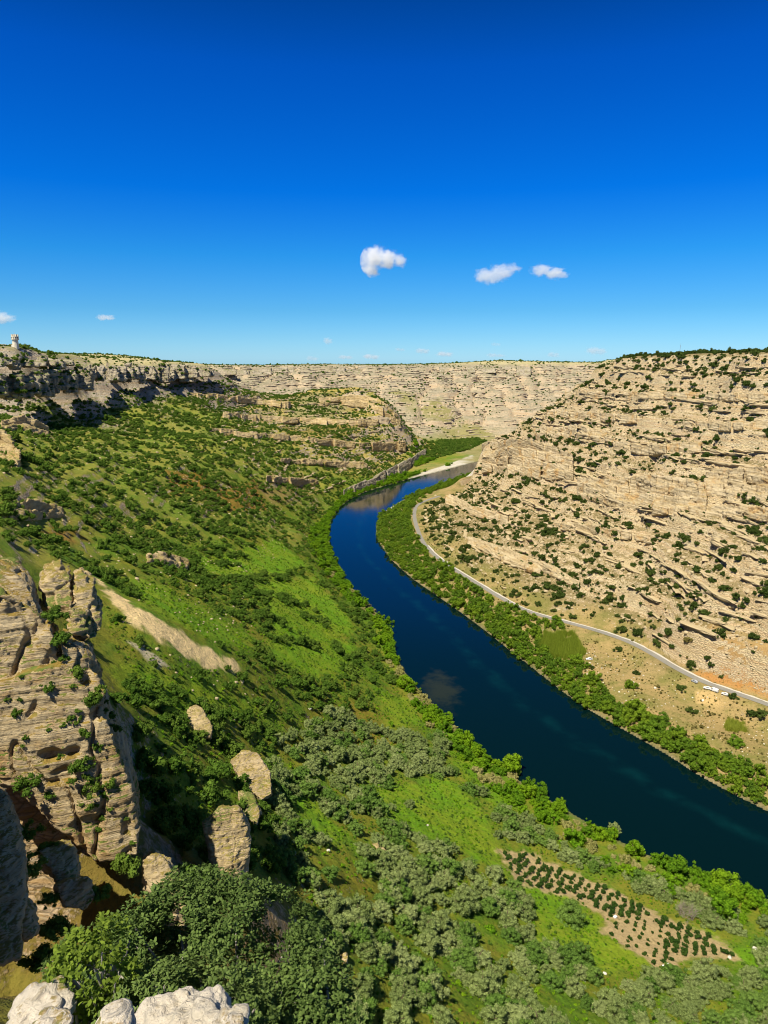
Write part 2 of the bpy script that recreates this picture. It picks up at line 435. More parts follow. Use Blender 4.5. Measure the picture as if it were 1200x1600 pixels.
riv_d = np.full(len(xf), 500.0); riv_d[near_riv] = np.where(ins, -d_riv, d_riv)

def surf_h(x, y):
    """terrain height at world x, y (bilinear on the polar grid)"""
    x = np.asarray(x, float); y = np.asarray(y, float)
    a = (np.arctan2(x, y) - TH[0]) / (TH[1] - TH[0])
    b = np.interp(np.log(np.hypot(x, y)), LR, np.arange(NR))
    a = np.clip(a, 0, NT - 1.001); b = np.clip(b, 0, NR - 1.001)
    i = a.astype(int); j = b.astype(int); fa = a - i; fb = b - j
    zz = z.reshape(NT, NR)
    return (zz[i, j] * (1 - fa) + zz[i + 1, j] * fa) * (1 - fb) + (zz[i, j + 1] * (1 - fa) + zz[i + 1, j + 1] * fa) * fb
def hit(u, v, rmin=45.0):
    """first point of the terrain met by the sight line of photograph pixel (u, v)"""
    k = ray(u, v); th = math.atan2(k[0], k[1]); hz = math.hypot(k[0], k[1])
    rs = RR[RR > rmin]
    rs = np.concatenate([rs[:-1] + (rs[1:] - rs[:-1]) * f for f in (0, .5)]); rs.sort()
    zs = surf_h(rs * math.sin(th), rs * math.cos(th)); zr = CAMZ + k[2] / hz * rs
    m = np.where(zr < zs)[0]
    if len(m) == 0: return None
    i = m[0]; r = rs[i]
    if i > 0:
        a = zr[i - 1] - zs[i - 1]; b = zr[i] - zs[i]
        r = rs[i - 1] + (rs[i] - rs[i - 1]) * a / (a - b + 1e-12)
    x, y = r * math.sin(th), r * math.cos(th)
    return np.array([x, y, float(surf_h(x, y))])

ROAD = smooth_poly([PZ(u, v, 10)[:2] for u, v in ROAD_PX] + [np.array([95, 1010]), np.array([130, 1075]), np.array([175, 1150])], 3)
near_rd = np.where((rr > 250) & (rr < 1300) & (xf > 0))[0]
d_rd, t_rd = poly_dist(xf[near_rd], yf[near_rd], ROAD)
sel = d_rd < 40
near_rd, d_rd, t_rd = near_rd[sel], d_rd[sel], t_rd[sel]
ROADZ = 10.0 + 0.6 * np.sin(np.arange(len(ROAD)) * 0.08)
rz = np.interp(t_rd, np.arange(len(ROAD)), ROADZ) - 0.12
z[near_rd] = rz + (z[near_rd] - rz) * sstep(5.0, 16, d_rd)
road_d = np.full(len(xf), 500.0); road_d[near_rd] = d_rd
if False: pass
print("relief t=%.1f" % (time.time() - T0))

if SIL:
    el = (z.reshape(NT, NR) - CAMZ) / RR[None]
    mx = el.max(1); am = el.argmax(1)
    tu = [0,25,45,60,75,150,200,260,330,400,500,600,700,780,900,935,950,1000,1060,1200]
    tv = [541,541,545,551,553,553,556,565,569,570,569,570,568,563,566,566,562,556,553,550]
    for i in range(0, NT, 14):
        dx, dy, dz = math.sin(TH[i]), math.cos(TH[i]), mx[i]
        f = dy * CP - dz * SP; dn = -(dz * CP + dy * SP)
        u = 600 + FPX * dx / f; v = 800 + FPX * dn / f
        if -50 < u < 1250: print("u %4d v %.1f want %.1f r %.0f" % (u, v, np.interp(u, tu, tv), RR[am[i]]))
# ------------------------------------------------------------------ ground colours (surface colours kept per vertex; gully rock carries painted shade)
CLEAR = []
def px_poly(pts, rmin=45.0):
    return np.array([q[:2] for q in (hit(u, v, rmin) for u, v in pts) if q is not None])
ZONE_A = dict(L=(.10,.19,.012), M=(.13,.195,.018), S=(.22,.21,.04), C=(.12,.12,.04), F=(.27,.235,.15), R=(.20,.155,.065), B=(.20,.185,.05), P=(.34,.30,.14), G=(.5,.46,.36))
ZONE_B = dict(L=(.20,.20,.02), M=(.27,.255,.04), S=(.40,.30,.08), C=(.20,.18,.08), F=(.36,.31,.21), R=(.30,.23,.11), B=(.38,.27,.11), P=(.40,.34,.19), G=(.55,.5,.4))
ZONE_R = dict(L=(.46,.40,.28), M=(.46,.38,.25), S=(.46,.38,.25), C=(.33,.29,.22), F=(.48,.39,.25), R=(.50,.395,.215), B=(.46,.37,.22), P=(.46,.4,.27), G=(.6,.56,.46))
ROCKI = dict(L=-.08, M=.18, S=.36, C=.6, F=.50, R=.50, B=.15, P=.12, G=.2)
def blend(tab):
    v = np.zeros((len(xf), len(np.atleast_1d(tab['L']))))
    for k in ZN: v += W[k][:, None] * np.atleast_1d(tab[k])[None]
    return v
colA, colB, colR = blend(ZONE_A), blend(ZONE_B), blend(ZONE_R)
rocki = blend(ROCKI)[:, 0]
def paint(poly, soft, A=None, B=None, rock=None, jag=1.0, scale=9.0):
    """give the ground inside a world-space outline its own surface colours, with a ragged edge"""
    if len(poly) < 3: return
    lo, hi = poly.min(0) - soft * 3 - 8, poly.max(0) + soft * 3 + 8
    ix = np.where((xf > lo[0]) & (xf < hi[0]) & (yf > lo[1]) & (yf < hi[1]))[0]
    if not len(ix): return
    x, y = xf[ix], yf[ix]
    d, _ = poly_dist(x, y, poly, True); ins = in_poly(x, y, poly)
    sd = np.where(ins, d, -d) + jag * soft * 2.2 * fbm2(x / scale, y / scale, 3, 91)
    w = sstep(-soft, soft, sd)[:, None]
    if A is not None: colA[ix] += (np.array(A) - colA[ix]) * w; 
    if B is not None: colB[ix] += (np.array(B) - colB[ix]) * w
    if rock is not None: rocki[ix] += (rock - rocki[ix]) * w[:, 0]
GREEN, GREEN2 = (.13,.27,.010), (.20,.27,.015)
OCHRE, OCHRE2 = (.20,.13,.015), (.27,.17,.03)
TAN, TAN2 = (.80,.59,.28), (.72,.53,.25)
for pts in [[(310,870),(430,842),(480,880),(420,905),(320,895)], [(395,905),(490,903),(530,950),(560,985),(500,1000),(420,960)], [(420,960),(500,985),(560,1010),(520,1060),(430,1040)],
            [(190,900),(260,915),(330,960),(400,1000),(380,1020),(300,990),(230,950)], [(170,1030),(240,1045),(330,1070),(400,1110),(370,1130),(260,1110),(190,1080)],
            [(460,1230),(500,1260),(560,1330),(510,1320),(455,1290)], [(570,1230),(700,1215),(770,1290),(790,1370),(720,1330),(600,1290)], [(690,1140),(720,1150),(790,1240),(830,1280),(760,1250),(710,1200)],
            [(820,1385),(880,1390),(945,1450),(1020,1500),(1000,1520),(900,1510),(830,1470)], [(1070,1440),(1140,1475),(1190,1490),(1180,1510),(1100,1480)], [(590,1080),(640,1090),(660,1130),(610,1140)]]:
    CLEAR.append(px_poly(pts)); paint(CLEAR[-1], 3.0, GREEN, GREEN2, -.25)
for pts in [[(560,1390),(640,1380),(660,1420),(560,1440)], [(430,1360),(560,1365),(560,1430),(450,1410)], [(480,1100),(560,1090),(620,1160),(560,1190),(480,1150)]]:
    paint(px_poly(pts), 3.5, (.15,.17,.014), (.21,.17,.02), .1)
# bare scree runs, gravel bars, red and pale diggings, tilled orchard soil
SCREE = px_poly([(140,895),(185,922),(240,955),(300,992),(365,1025),(380,1045),(330,1046),(265,1020),(205,985),(165,945)])
paint(px_poly([(150,903),(185,930),(240,965),(300,1000),(360,1030),(375,1042),(330,1040),(270,1012),(210,978),(170,940)]), 2.2, TAN, TAN2, -.6, 1.5, 6)
paint(px_poly([(205,1005),(240,1020),(270,1045),(240,1040)]), 1.2, (.5,.42,.26), (.46,.4,.26), -.1, 1, 5)
paint(px_poly([(1060,1010),(1120,985),(1210,985),(1210,1050),(1120,1035)]), 6, (.36,.22,.085), (.42,.28,.11), .2, 1.2, 14)
paint(px_poly([(1085,1052),(1120,1036),(1165,1042),(1205,1055),(1205,1090),(1160,1078),(1110,1065)]), 2.0, (.46,.20,.055), (.42,.23,.075), .1)
paint(px_poly([(1085,1078),(1115,1083),(1142,1098),(1125,1106),(1090,1098)]), 1.2, (.55,.38,.15), (.52,.36,.15), .02)
paint(px_poly([(778,1328),(830,1332),(900,1366),(960,1390),(1010,1420),(1060,1441),(1130,1470),(1158,1500),(1085,1496),(1030,1513),(980,1484),(934,1449),(956,1440),(900,1406),(850,1392),(805,1378)]), 1.4, (.46,.34,.16), (.42,.31,.15), .12, 1.4, 4)
ORCHARD = px_poly([(778,1328),(830,1332),(900,1366),(960,1390),(1010,1420),(1060,1441),(1130,1470),(1158,1500),(1085,1496),(1030,1513),(980,1484),(934,1449),(956,1440),(900,1406),(850,1392),(805,1378)])
for pts in [[(636,750),(660,738),(695,727),(738,711),(756,705),(752,722),(705,735),(668,748)], [(594,790),(622,782),(628,790),(600,800)]]:
    paint(px_poly(pts), 3.0, (.58,.54,.44), (.52,.46,.35), .2, .6)
for pts in [[(440,660),(500,655),(560,668),(540,690),(450,690)], [(420,618),(520,612),(560,640),(470,650)], [(400,760),(470,740),(500,770),(430,790)]]:
    paint(px_poly(pts), 8, (.20,.18,.04), (.29,.21,.06), .12, 1, 25)
# red-brown and dry patches on the scrub slope
for pts in [[(60,830),(110,815),(130,840),(80,850)], [(260,740),(320,735),(330,770),(270,775)], [(330,760),(400,750),(420,800),(350,800)]]:
    paint(px_poly(pts), 3, OCHRE, OCHRE2, .1, 1, 12)
for pts in [[(400,640),(480,615),(560,640),(520,660),(430,660)], [(690,672),(760,655),(860,660),(860,690),(700,690)], [(610,610),(700,640),(740,670),(700,668),(640,640)]]:
    paint(px_poly(pts, 100), 25, (.22,.20,.07), (.30,.26,.11), .25, 1.3, 60)
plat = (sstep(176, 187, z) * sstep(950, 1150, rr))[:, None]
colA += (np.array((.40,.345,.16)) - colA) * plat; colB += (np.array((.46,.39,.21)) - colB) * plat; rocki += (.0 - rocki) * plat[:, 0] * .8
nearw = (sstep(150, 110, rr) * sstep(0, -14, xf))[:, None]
colA += (np.array((.16,.115,.025)) - colA) * nearw; colB += (np.array((.20,.17,.03)) - colB) * nearw; rocki += .25 * nearw[:, 0]; colR += (np.array((.27,.19,.09)) - colR) * nearw  # dry ochre ground by the cliff; rock darkened to imitate gully shade
colA[riv_d < 0] = (.03,.05,.045); colB[riv_d < 0] = (.05,.06,.05)
shore = np.clip(1 - np.abs(riv_d - 1.0) / 3.0, 0, 1)
colA += (np.array((.14,.12,.06)) - colA) * (shore * 0.7)[:, None]; colB += (np.array((.20,.17,.09)) - colB) * (shore * 0.7)[:, None]

jj = np.arange(NT - 1)[:, None] * NR + np.arange(NR - 1)[None]
quads = np.stack([jj, jj + 1, jj + NR + 1, jj + NR], -1).reshape(-1, 4)[:, ::-1]
quads = quads[:, ::-1]
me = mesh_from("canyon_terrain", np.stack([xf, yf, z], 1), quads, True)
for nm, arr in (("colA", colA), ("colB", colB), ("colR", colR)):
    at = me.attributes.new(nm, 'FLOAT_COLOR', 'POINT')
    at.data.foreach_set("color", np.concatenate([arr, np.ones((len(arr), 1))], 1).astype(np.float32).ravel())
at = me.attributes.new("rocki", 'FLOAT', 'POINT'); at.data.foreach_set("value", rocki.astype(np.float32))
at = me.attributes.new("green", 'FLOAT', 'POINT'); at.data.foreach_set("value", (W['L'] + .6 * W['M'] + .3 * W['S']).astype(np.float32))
m, nt, out = new_mat("terrain_ground"); n = N(nt)
p = n.pos()
n_big = n.noise(p, 0.035, 5, 0.6); n_mid = n.noise(p, 0.16, 6, 0.65); n_fin = n.noise(p, 1.1, 5, 0.7)
soil = n.mix(n.ss(n.math('ADD', n.math('MULTIPLY', n_big, .6), n.math('MULTIPLY', n_mid, .4)), .40, .60), n.attr("colA"), n.attr("colB"))
n_tuft = n.vor(n.mapping(p, (.55, .55, .25)), 1.0)
soil = n.mix(n.math('MULTIPLY', n.ss(n_fin, .42, .70), .55), soil, n.mix(.6, soil, (.03, .045, .006)))
soil = n.mix(n.math('MULTIPLY', n.math('MULTIPLY', n.ss(n_tuft, .34, .16), n.ss(n.noise(p, .09, 4, .6), .42, .6)), .6), soil, n.mix(.75, soil, (.035, .055, .008)))
soil = n.mix(n.math('MULTIPLY', n.ss(n.noise(p, .42, 5, .7), .54, .70), .5), soil, n.mix(.5, soil, (.36, .29, .07)))
strat = n.noise(n.mapping(p, (.02, .02, .55)), 1.0, 5, 0.65)
strat2 = n.noise(n.mapping(p, (.06, .06, 2.2)), 1.0, 4, 0.6)
rk = n.mix(n.ss(strat, .38, .62), n.mix(.45, n.attr("colR"), (.42, .24, .10)), n.attr("colR"))
rk = n.mix(n.math('MULTIPLY', n.ss(strat2, .42, .66), .35), rk, (.62, .55, .42))
stain = n.noise(p, 0.12, 5, 0.7)
rk = n.mix(n.math('MULTIPLY', n.ss(stain, .55, .72), .5), rk, (.20, .17, .12))
crack = n.vor(n.mapping(p, (.35, .35, .9)), 1.0, 'DISTANCE_TO_EDGE')
rk = n.mix(n.math('MULTIPLY', n.ss(crack, .09, .0), .55), rk, (.10, .08, .05))
steep = n.math('SUBTRACT', 1.0, n.nz())
rf = n.math('ADD', n.math('ADD', n.math('MULTIPLY', steep, 1.3), n.math('MULTIPLY', n.attr("rocki", 2), 0.95)), n.math('MULTIPLY', n.math('SUBTRACT', n.math('ADD', n.math('MULTIPLY', n_mid, .5), n.math('MULTIPLY', n_fin, .5)), .5), 1.9))
rf = n.ss(rf, .55, .80)
colr = n.mix(rf, soil, rk)
peb = n.vor(p, 0.9)
hgt = n.math('ADD', n.math('MULTIPLY', n_fin, .9), n.math('ADD', n.math('MULTIPLY', n_mid, 1.2), n.math('MULTIPLY', n.math('MULTIPLY', crack, rf), 1.2)))
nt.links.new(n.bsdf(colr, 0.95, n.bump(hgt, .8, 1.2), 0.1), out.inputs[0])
MAT_GROUND = m
terr = link("terrain", me, mat=m); tag(terr, kind="structure")

# ------------------------------------------------------------------ river water
k = 160
def resample(pts, k):
    d = np.concatenate([[0], np.cumsum(np.hypot(*np.diff(pts, axis=0).T))]); s = np.linspace(0, d[-1], k)
    return np.stack([np.interp(s, d, pts[:, 0]), np.interp(s, d, pts[:, 1])], 1)
La, Ra = resample(LBs, k), resample(RBs, k)
dirv = Ra - La; dirv /= np.linalg.norm(dirv, axis=1)[:, None]
La2, Ra2 = La - dirv * 7, Ra + dirv * 7
NW = 25
ws = np.linspace(0, 1, NW)
wv = La2[:, None] * (1 - ws)[None, :, None] + Ra2[:, None] * ws[None, :, None]
wv = np.concatenate([wv, np.zeros((k, NW, 1))], 2).reshape(-1, 3)
jj = np.arange(k - 1)[:, None] * NW + np.arange(NW - 1)[None]
wq = np.stack([jj, jj + NW, jj + NW + 1, jj + 1], -1).reshape(-1, 4)[:, ::-1]
me = mesh_from("river", wv, wq, True)
at = me.attributes.new("across", 'FLOAT', 'POINT'); at.data.foreach_set("value", np.tile(ws, k).astype(np.float32))
m, nt, out = new_mat("river_water"); n = N(nt)
p = n.pos(); ac = n.attr("across", 2)
wav = n.noise(p, 0.03, 3, 0.5)
cen = n.math('ADD', n.math('SUBTRACT', ac, 0.60), n.math('MULTIPLY', n.math('SUBTRACT', wav, .5), .22))
st = n.math('MULTIPLY', n.ss(n.math('ABSOLUTE', cen), .085, .0), n.ss(n.noise(n.mapping(p, (.05, .05, .05)), 1, 4, .6), .35, .7))
base = n.mix(n.math('MULTIPLY', st, .38), (.0006, .0078, .0085), (.002, .032, .032))
wp = PZ(688, 1078, 0)
vd = n.node("ShaderNodeVectorMath", operation='DISTANCE'); nt.links.new(n.mapping(p, (1, .45, 1), (0, 0, 0)), vd.inputs[0]); vd.inputs[1].default_value = (wp[0], wp[1] * .45, 0)
weed = n.math('MULTIPLY', n.ss(n.math('ADD', vd.outputs["Value"], n.math('MULTIPLY', n.math('SUBTRACT', n.noise(p, .10, 5, .65), .5), 26)), 15, 3), .5)
base = n.mix(weed, base, (.030, .034, .012))
edge = n.ss(ac, .90, .985)
base = n.mix(n.math('MULTIPLY', edge, .5), base, (.012, .011, .004))
bmp = n.bump(n.math('ADD', n.noise(p, 0.5, 3, .5), n.math('MULTIPLY', n.noise(p, 2.2, 3, .5), .3)), .05, .3)
nt.links.new(n.bsdf(base, .06, bmp, .5, IOR=1.33), out.inputs[0])
river = link("river", me, mat=m); tag(river, kind="structure")
print("terrain t=%.1f" % (time.time() - T0))
# ------------------------------------------------------------------ visibility helpers (leave out what the photo shows nothing of)
ZG = z.reshape(NT, NR)
CUMEL = np.maximum.accumulate((ZG - CAMZ) / RR[None], axis=1)
def project(p):
    p = np.atleast_2d(p); dx, dy, dz = p[:, 0], p[:, 1], p[:, 2] - CAMZ
    f = dy * CP - dz * SP; dn = -(dz * CP + dy * SP)
    return 600 + FPX * dx / f, 800 + FPX * dn / f, f
def visible(p, h=0.0, margin=12):
    p = np.atleast_2d(p); u, v, f = project(p + np.array([0, 0, h]))
    r = np.hypot(p[:, 0], p[:, 1])
    a = np.clip(((np.arctan2(p[:, 0], p[:, 1]) - TH[0]) / (TH[1] - TH[0])).round().astype(int), 0, NT - 1)
    b = np.clip(np.searchsorted(RR, r * 0.985) - 1, 0, NR - 1)
    el = (p[:, 2] + h - CAMZ) / r
    return (f > 0) & (u > -margin) & (u < 1200 + margin) & (v > -margin) & (v < 1600 + margin) & (el > CUMEL[a, b])
def poisson(poly, spacing, density=None, tries=6, seed=1):
    """points inside a world outline at least `spacing` apart, thinned by density(x, y)"""
    g = np.random.default_rng(seed); poly = np.asarray(poly)
    lo, hi = poly.min(0), poly.max(0)
    area = (hi[0] - lo[0]) * (hi[1] - lo[1])
    nn = int(min(400000, tries * area / (spacing * spacing * 0.8)))
    c = g.uniform(lo, hi, (nn, 2)); c = c[in_poly(c[:, 0], c[:, 1], poly)]
    if density is not None and len(c):
        c = c[g.random(len(c)) < density(c[:, 0], c[:, 1])]
    cell = {}; out = []
    s2 = spacing * spacing
    for x, y in c:
        ix, iy = int(x // spacing), int(y // spacing); ok = True
        for a in (-1, 0, 1):
            for b in (-1, 0, 1):
                for q in cell.get((ix + a, iy + b), ()):
                    if (q[0] - x) ** 2 + (q[1] - y) ** 2 < s2: ok = False; break
        if ok: cell.setdefault((ix, iy), []).append((x, y)); out.append((x, y))
    return np.array(out).reshape(-1, 2)
def on_ground(xy): return np.column_stack([xy, surf_h(xy[:, 0], xy[:, 1])])
def sample_d(arr, xy):
    a = np.clip(((np.arctan2(xy[:, 0], xy[:, 1]) - TH[0]) / (TH[1] - TH[0])).round().astype(int), 0, NT - 1)
    b = np.clip(np.searchsorted(RR, np.hypot(xy[:, 0], xy[:, 1])), 0, NR - 1)
    return arr.reshape(NT, NR)[a, b]
def in_clear(xy, polys):
    m = np.zeros(len(xy), bool)
    for q in polys:
        if len(q) > 2: m |= in_poly(xy[:, 0], xy[:, 1], q)
    return m

# ------------------------------------------------------------------ foliage
def foliage_mat(name, c1, c2, c3, trans=0.25):
    """leaf green that varies from tree to tree and from leaf clump to leaf clump"""
    m, nt, out = new_mat(name); n = N(nt)
    oi = n.node("ShaderNodeObjectInfo"); ramp = n.node("ShaderNodeValToRGB")
    nt.links.new(oi.outputs["Random"], ramp.inputs[0])
    e = ramp.color_ramp.elements; e[0].position = .1; e[0].color = (*c1, 1); e[1].position = .9; e[1].color = (*c3, 1)
    k = e.new(.5); k.color = (*c2, 1)
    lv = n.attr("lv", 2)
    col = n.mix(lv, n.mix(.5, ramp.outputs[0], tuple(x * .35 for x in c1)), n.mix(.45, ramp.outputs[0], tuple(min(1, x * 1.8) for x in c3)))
    d = n.node("ShaderNodeBsdfDiffuse"); t = n.node("ShaderNodeBsdfTranslucent"); mx = n.node("ShaderNodeMixShader")
    nt.links.new(col, d.inputs[0]); nt.links.new(n.mix(.5, col, tuple(min(1, x * 2) for x in c3)), t.inputs[0])
    mx.inputs[0].default_value = trans
    nt.links.new(d.outputs[0], mx.inputs[1]); nt.links.new(t.outputs[0], mx.inputs[2]); nt.links.new(mx.outputs[0], out.inputs[0])
    return m
F_OAK = foliage_mat("oak_leaves", (.105, .155, .036), (.165, .22, .06), (.26, .305, .11))
F_OAKG = foliage_mat("green_oak_leaves", (.07, .14, .022), (.10, .185, .03), (.15, .235, .045))
F_SCRUB = foliage_mat("scrub_leaves", (.035, .09, .010), (.060, .125, .016), (.12, .18, .026))
F_BANK = foliage_mat("bank_leaves", (.045, .13, .012), (.10, .23, .012), (.19, .31, .014), .35)
F_BANK2 = foliage_mat("far_bank_leaves", (.05, .12, .018), (.10, .19, .018), (.18, .26, .02), .35)
F_TAM = foliage_mat("dry_bush_leaves", (.20, .21, .05), (.28, .26, .08), (.34, .31, .12))
F_HILL = foliage_mat("hill_shrub_leaves", (.028, .050, .010), (.042, .072, .014), (.075, .105, .022))
F_ORCH = foliage_mat("orchard_leaves", (.02, .052, .010), (.034, .075, .013), (.055, .10, .018))
F_FIG = foliage_mat("broad_leaves", (.05, .092, .020), (.08, .13, .030), (.14, .19, .05), .2)
F_FIG2 = foliage_mat("young_broad_leaves", (.10, .15, .02), (.13, .19, .025), (.18, .24, .03), .35)
F_REED = foliage_mat("reed_leaves", (.19, .27, .025), (.24, .31, .03), (.31, .35, .05), .4)
F_DRYW = foliage_mat('dry_weed_leaves', (.09, .085, .025), (.13, .12, .035), (.19, .16, .05))
MAT_BARK = simple_mat("bark", (.14, .10, .065), .9, .1, .35, 2.0)
MAT_DEAD = simple_mat("dead_wood", (.33, .27, .21), .9, .1, .2, 2.0)

def ico(sub):
    bm = bmesh.new(); bmesh.ops.create_icosphere(bm, subdivisions=sub, radius=1.0)
    v = np.array([q.co[:] for q in bm.verts]); f = np.array([[q.index for q in t.verts] for t in bm.faces]); bm.free()
    return v, f
ICO1, ICO2, ICO3 = ico(1), ico(2), ico(3)
def tube(pts, rads, sides=6):
    pts = [np.asarray(p, float) for p in pts]; V, F = [], []
    for i, p in enumerate(pts):
        d = pts[min(i + 1, len(pts) - 1)] - pts[max(i - 1, 0)]; d /= np.linalg.norm(d) + 1e-9
        a = np.cross(d, (0.3, 1, 0.2)); a /= np.linalg.norm(a) + 1e-9; b = np.cross(d, a)
        for k in range(sides):
            t = 2 * math.pi * k / sides; V.append(p + (a * math.cos(t) + b * math.sin(t)) * rads[i])
    for i in range(len(pts) - 1):
        for k in range(sides):
            F.append((i * sides + k, i * sides + (k + 1) % sides, (i + 1) * sides + (k + 1) % sides, (i + 1) * sides + k))
    return np.array(V), np.array(F)
def crown_mesh(name, seed, lobes, lobe_r, leaves, leaf_s, low=0.0, tall=0.85, mat=None, core=ICO1, flat=1.0):
    """uneven crown about one metre in radius standing on z = 0: many small lobes, each ragged with leaf clumps"""
    g = np.random.default_rng(seed); C, R = [], []
    for i in range(lobes):
        a = g.uniform(0, 2 * np.pi); el = np.arcsin(g.uniform(-0.35 if low > 0.2 else -0.15, 1.0))
        rad = g.uniform(.45, .95) if i % 4 else g.uniform(0.1, .5)
        sx = 1 + .22 * np.sin(2 * a + seed) + .12 * np.sin(3 * a + 2 * seed)
        C.append((rad * np.cos(el) * np.cos(a) * sx, rad * np.cos(el) * np.sin(a) * sx, low + lobe_r * .6 + rad * max(np.sin(el), -.1) * tall * (1 + .15 * np.sin(a + seed))))
        R.append(lobe_r * g.uniform(.65, 1.3))
    C, R = np.array(C), np.array(R); V, F, LV = [], [], []; off = 0
    cv, cf = core
    for cc, r in zip(C, R):
        q = cv * (r * .82); q = q * (1 + .25 * noise3(q / r * 1.7 + seed + cc * 3, 5))[:, None]
        q[:, 2] *= flat
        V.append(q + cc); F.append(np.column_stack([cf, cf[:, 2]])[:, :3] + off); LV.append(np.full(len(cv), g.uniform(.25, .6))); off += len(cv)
    tri = np.concatenate(F)
    per = np.maximum(1, (leaves * R ** 2 / (R ** 2).sum()).astype(int))
    P, D = [], []
    for cc, r, k in zip(C, R, per):
        d = g.normal(size=(k * 2, 3)); d[:, 2] = np.abs(d[:, 2]) * g.choice([1, 1, 1, -1], k * 2); d /= np.linalg.norm(d, axis=1)[:, None]
        p = cc + d * r * g.uniform(.82, 1.12, (k * 2, 1))
        dist = np.linalg.norm(p[:, None] - C[None], axis=2) / R[None]
        ok = ((dist < .78).sum(1) == 0)
        P.append(p[ok][:k]); D.append(d[ok][:k])
    P, D = np.concatenate(P), np.concatenate(D); kk = len(P)
    nrm = D + g.normal(size=(kk, 3)) * .55; nrm /= np.linalg.norm(nrm, axis=1)[:, None]
    t1 = np.cross(nrm, g.normal(size=(kk, 3))); t1 /= np.linalg.norm(t1, axis=1)[:, None]; t2 = np.cross(nrm, t1)
    s = leaf_s * g.uniform(.6, 1.5, (kk, 1)); w = s * g.uniform(.5, .9, (kk, 1))
    LVV = g.random(kk)
    lvv = np.repeat(LVV, 4)
    leafv = np.stack([P - t1 * s, P - t2 * w + nrm * s * .15, P + t1 * s, P + t2 * w + nrm * s * .15], 1).reshape(-1, 3)
    lf = np.arange(kk)[:, None] * 4 + off
    tri = np.concatenate([tri, lf + np.array([[0, 1, 2]]), lf + np.array([[0, 2, 3]])])
    me = mesh_from(name, np.concatenate(V + [leafv]), tri, False)
    at = me.attributes.new("lv", 'FLOAT', 'POINT'); at.data.foreach_set("value", np.concatenate(LV + [lvv]).astype(np.float32))
    me.materials.append(mat)
    return me
def trunk_mesh(name, seed, top, r0):
    g = np.random.default_rng(seed); V, F = [], []; off = 0
    base = [(0, 0, -.35), (g.normal() * .03, g.normal() * .03, top * .35), (g.normal() * .06, g.normal() * .06, top * .7)]
    parts = [(base, [r0 * 1.4, r0, r0 * .75])]
    for i in range(5):
        a = i * 1.26 + g.uniform(0, .6); s = np.array(base[1 + i % 2]); e = s + np.array([math.cos(a) * .45, math.sin(a) * .45, top * .55])
        parts.append(([s, (s + e) / 2 + g.normal(size=3) * .05, e], [r0 * .55, r0 * .4, r0 * .2]))
    for p, r in parts:
        v, f = tube(p, r); V.append(v); F.append(f + off); off += len(v)
    me = mesh_from(name, np.concatenate(V), np.concatenate(F), True); me.materials.append(MAT_BARK)
    return me
def recolour(me, mat):
    c = me.copy(); c.materials.clear(); c.materials.append(mat); return c

NEAR_M = [crown_mesh("oak_crown", 100 + i, 64, .20, 2600, .042, low=.22, mat=F_OAK, flat=.95) for i in range(7)]
NEAR_M += [recolour(q, F_OAKG) for q in NEAR_M[:3]]
BUSH_M = [crown_mesh("bush_crown", 200 + i, 22, .29, 620, .08, low=.05, tall=.8, mat=F_SCRUB) for i in range(6)]
BANK_M = [crown_mesh("bank_crown", 300 + i, 40, .24, 1700, .055, low=.2, tall=1.25, mat=F_BANK, flat=1.1) for i in range(6)]
BANK2_M = [recolour(q, F_BANK2) for q in BANK_M]
BUSHT_M = [recolour(q, F_TAM) for q in BUSH_M[:4]]
HILL_M = [recolour(q, F_HILL) for q in BUSH_M]
ORCH_M = [crown_mesh("sapling_crown", 400 + i, 14, .40, 320, .11, low=.3, tall=1.0, mat=F_ORCH) for i in range(4)]
TRUNK_M = [trunk_mesh("trunk", 500 + i, .75, .07) for i in range(4)]
print("foliage t=%.1f" % (time.time() - T0))

def place_tree(name, meshes, p, dia, label, category, group, trunk=True, g=rng, squash=None):
    """one tree or bush: an Empty with crown and trunk, or (where the photo shows no parts) the crown alone"""
    s = dia / 2.0; i = int(g.integers(len(meshes))); sq = squash or g.uniform(.8, 1.15)
    if trunk:
        o = bpy.data.objects.new(name, None); o.empty_display_size = .5
        COL.objects.link(o)
        cr = link("crown", meshes[i], o); tr = link("trunk", TRUNK_M[i % len(TRUNK_M)], o)
    else:
        o = link(name, meshes[i])
    o.location = (p[0], p[1], p[2] - 0.12 * s); o.rotation_euler = (g.normal() * .06, g.normal() * .06, g.uniform(0, 6.28))
    o.scale = (s * g.uniform(.9, 1.12), s * g.uniform(.9, 1.12), s * sq)
    tag(o, label, category, group)
    return o

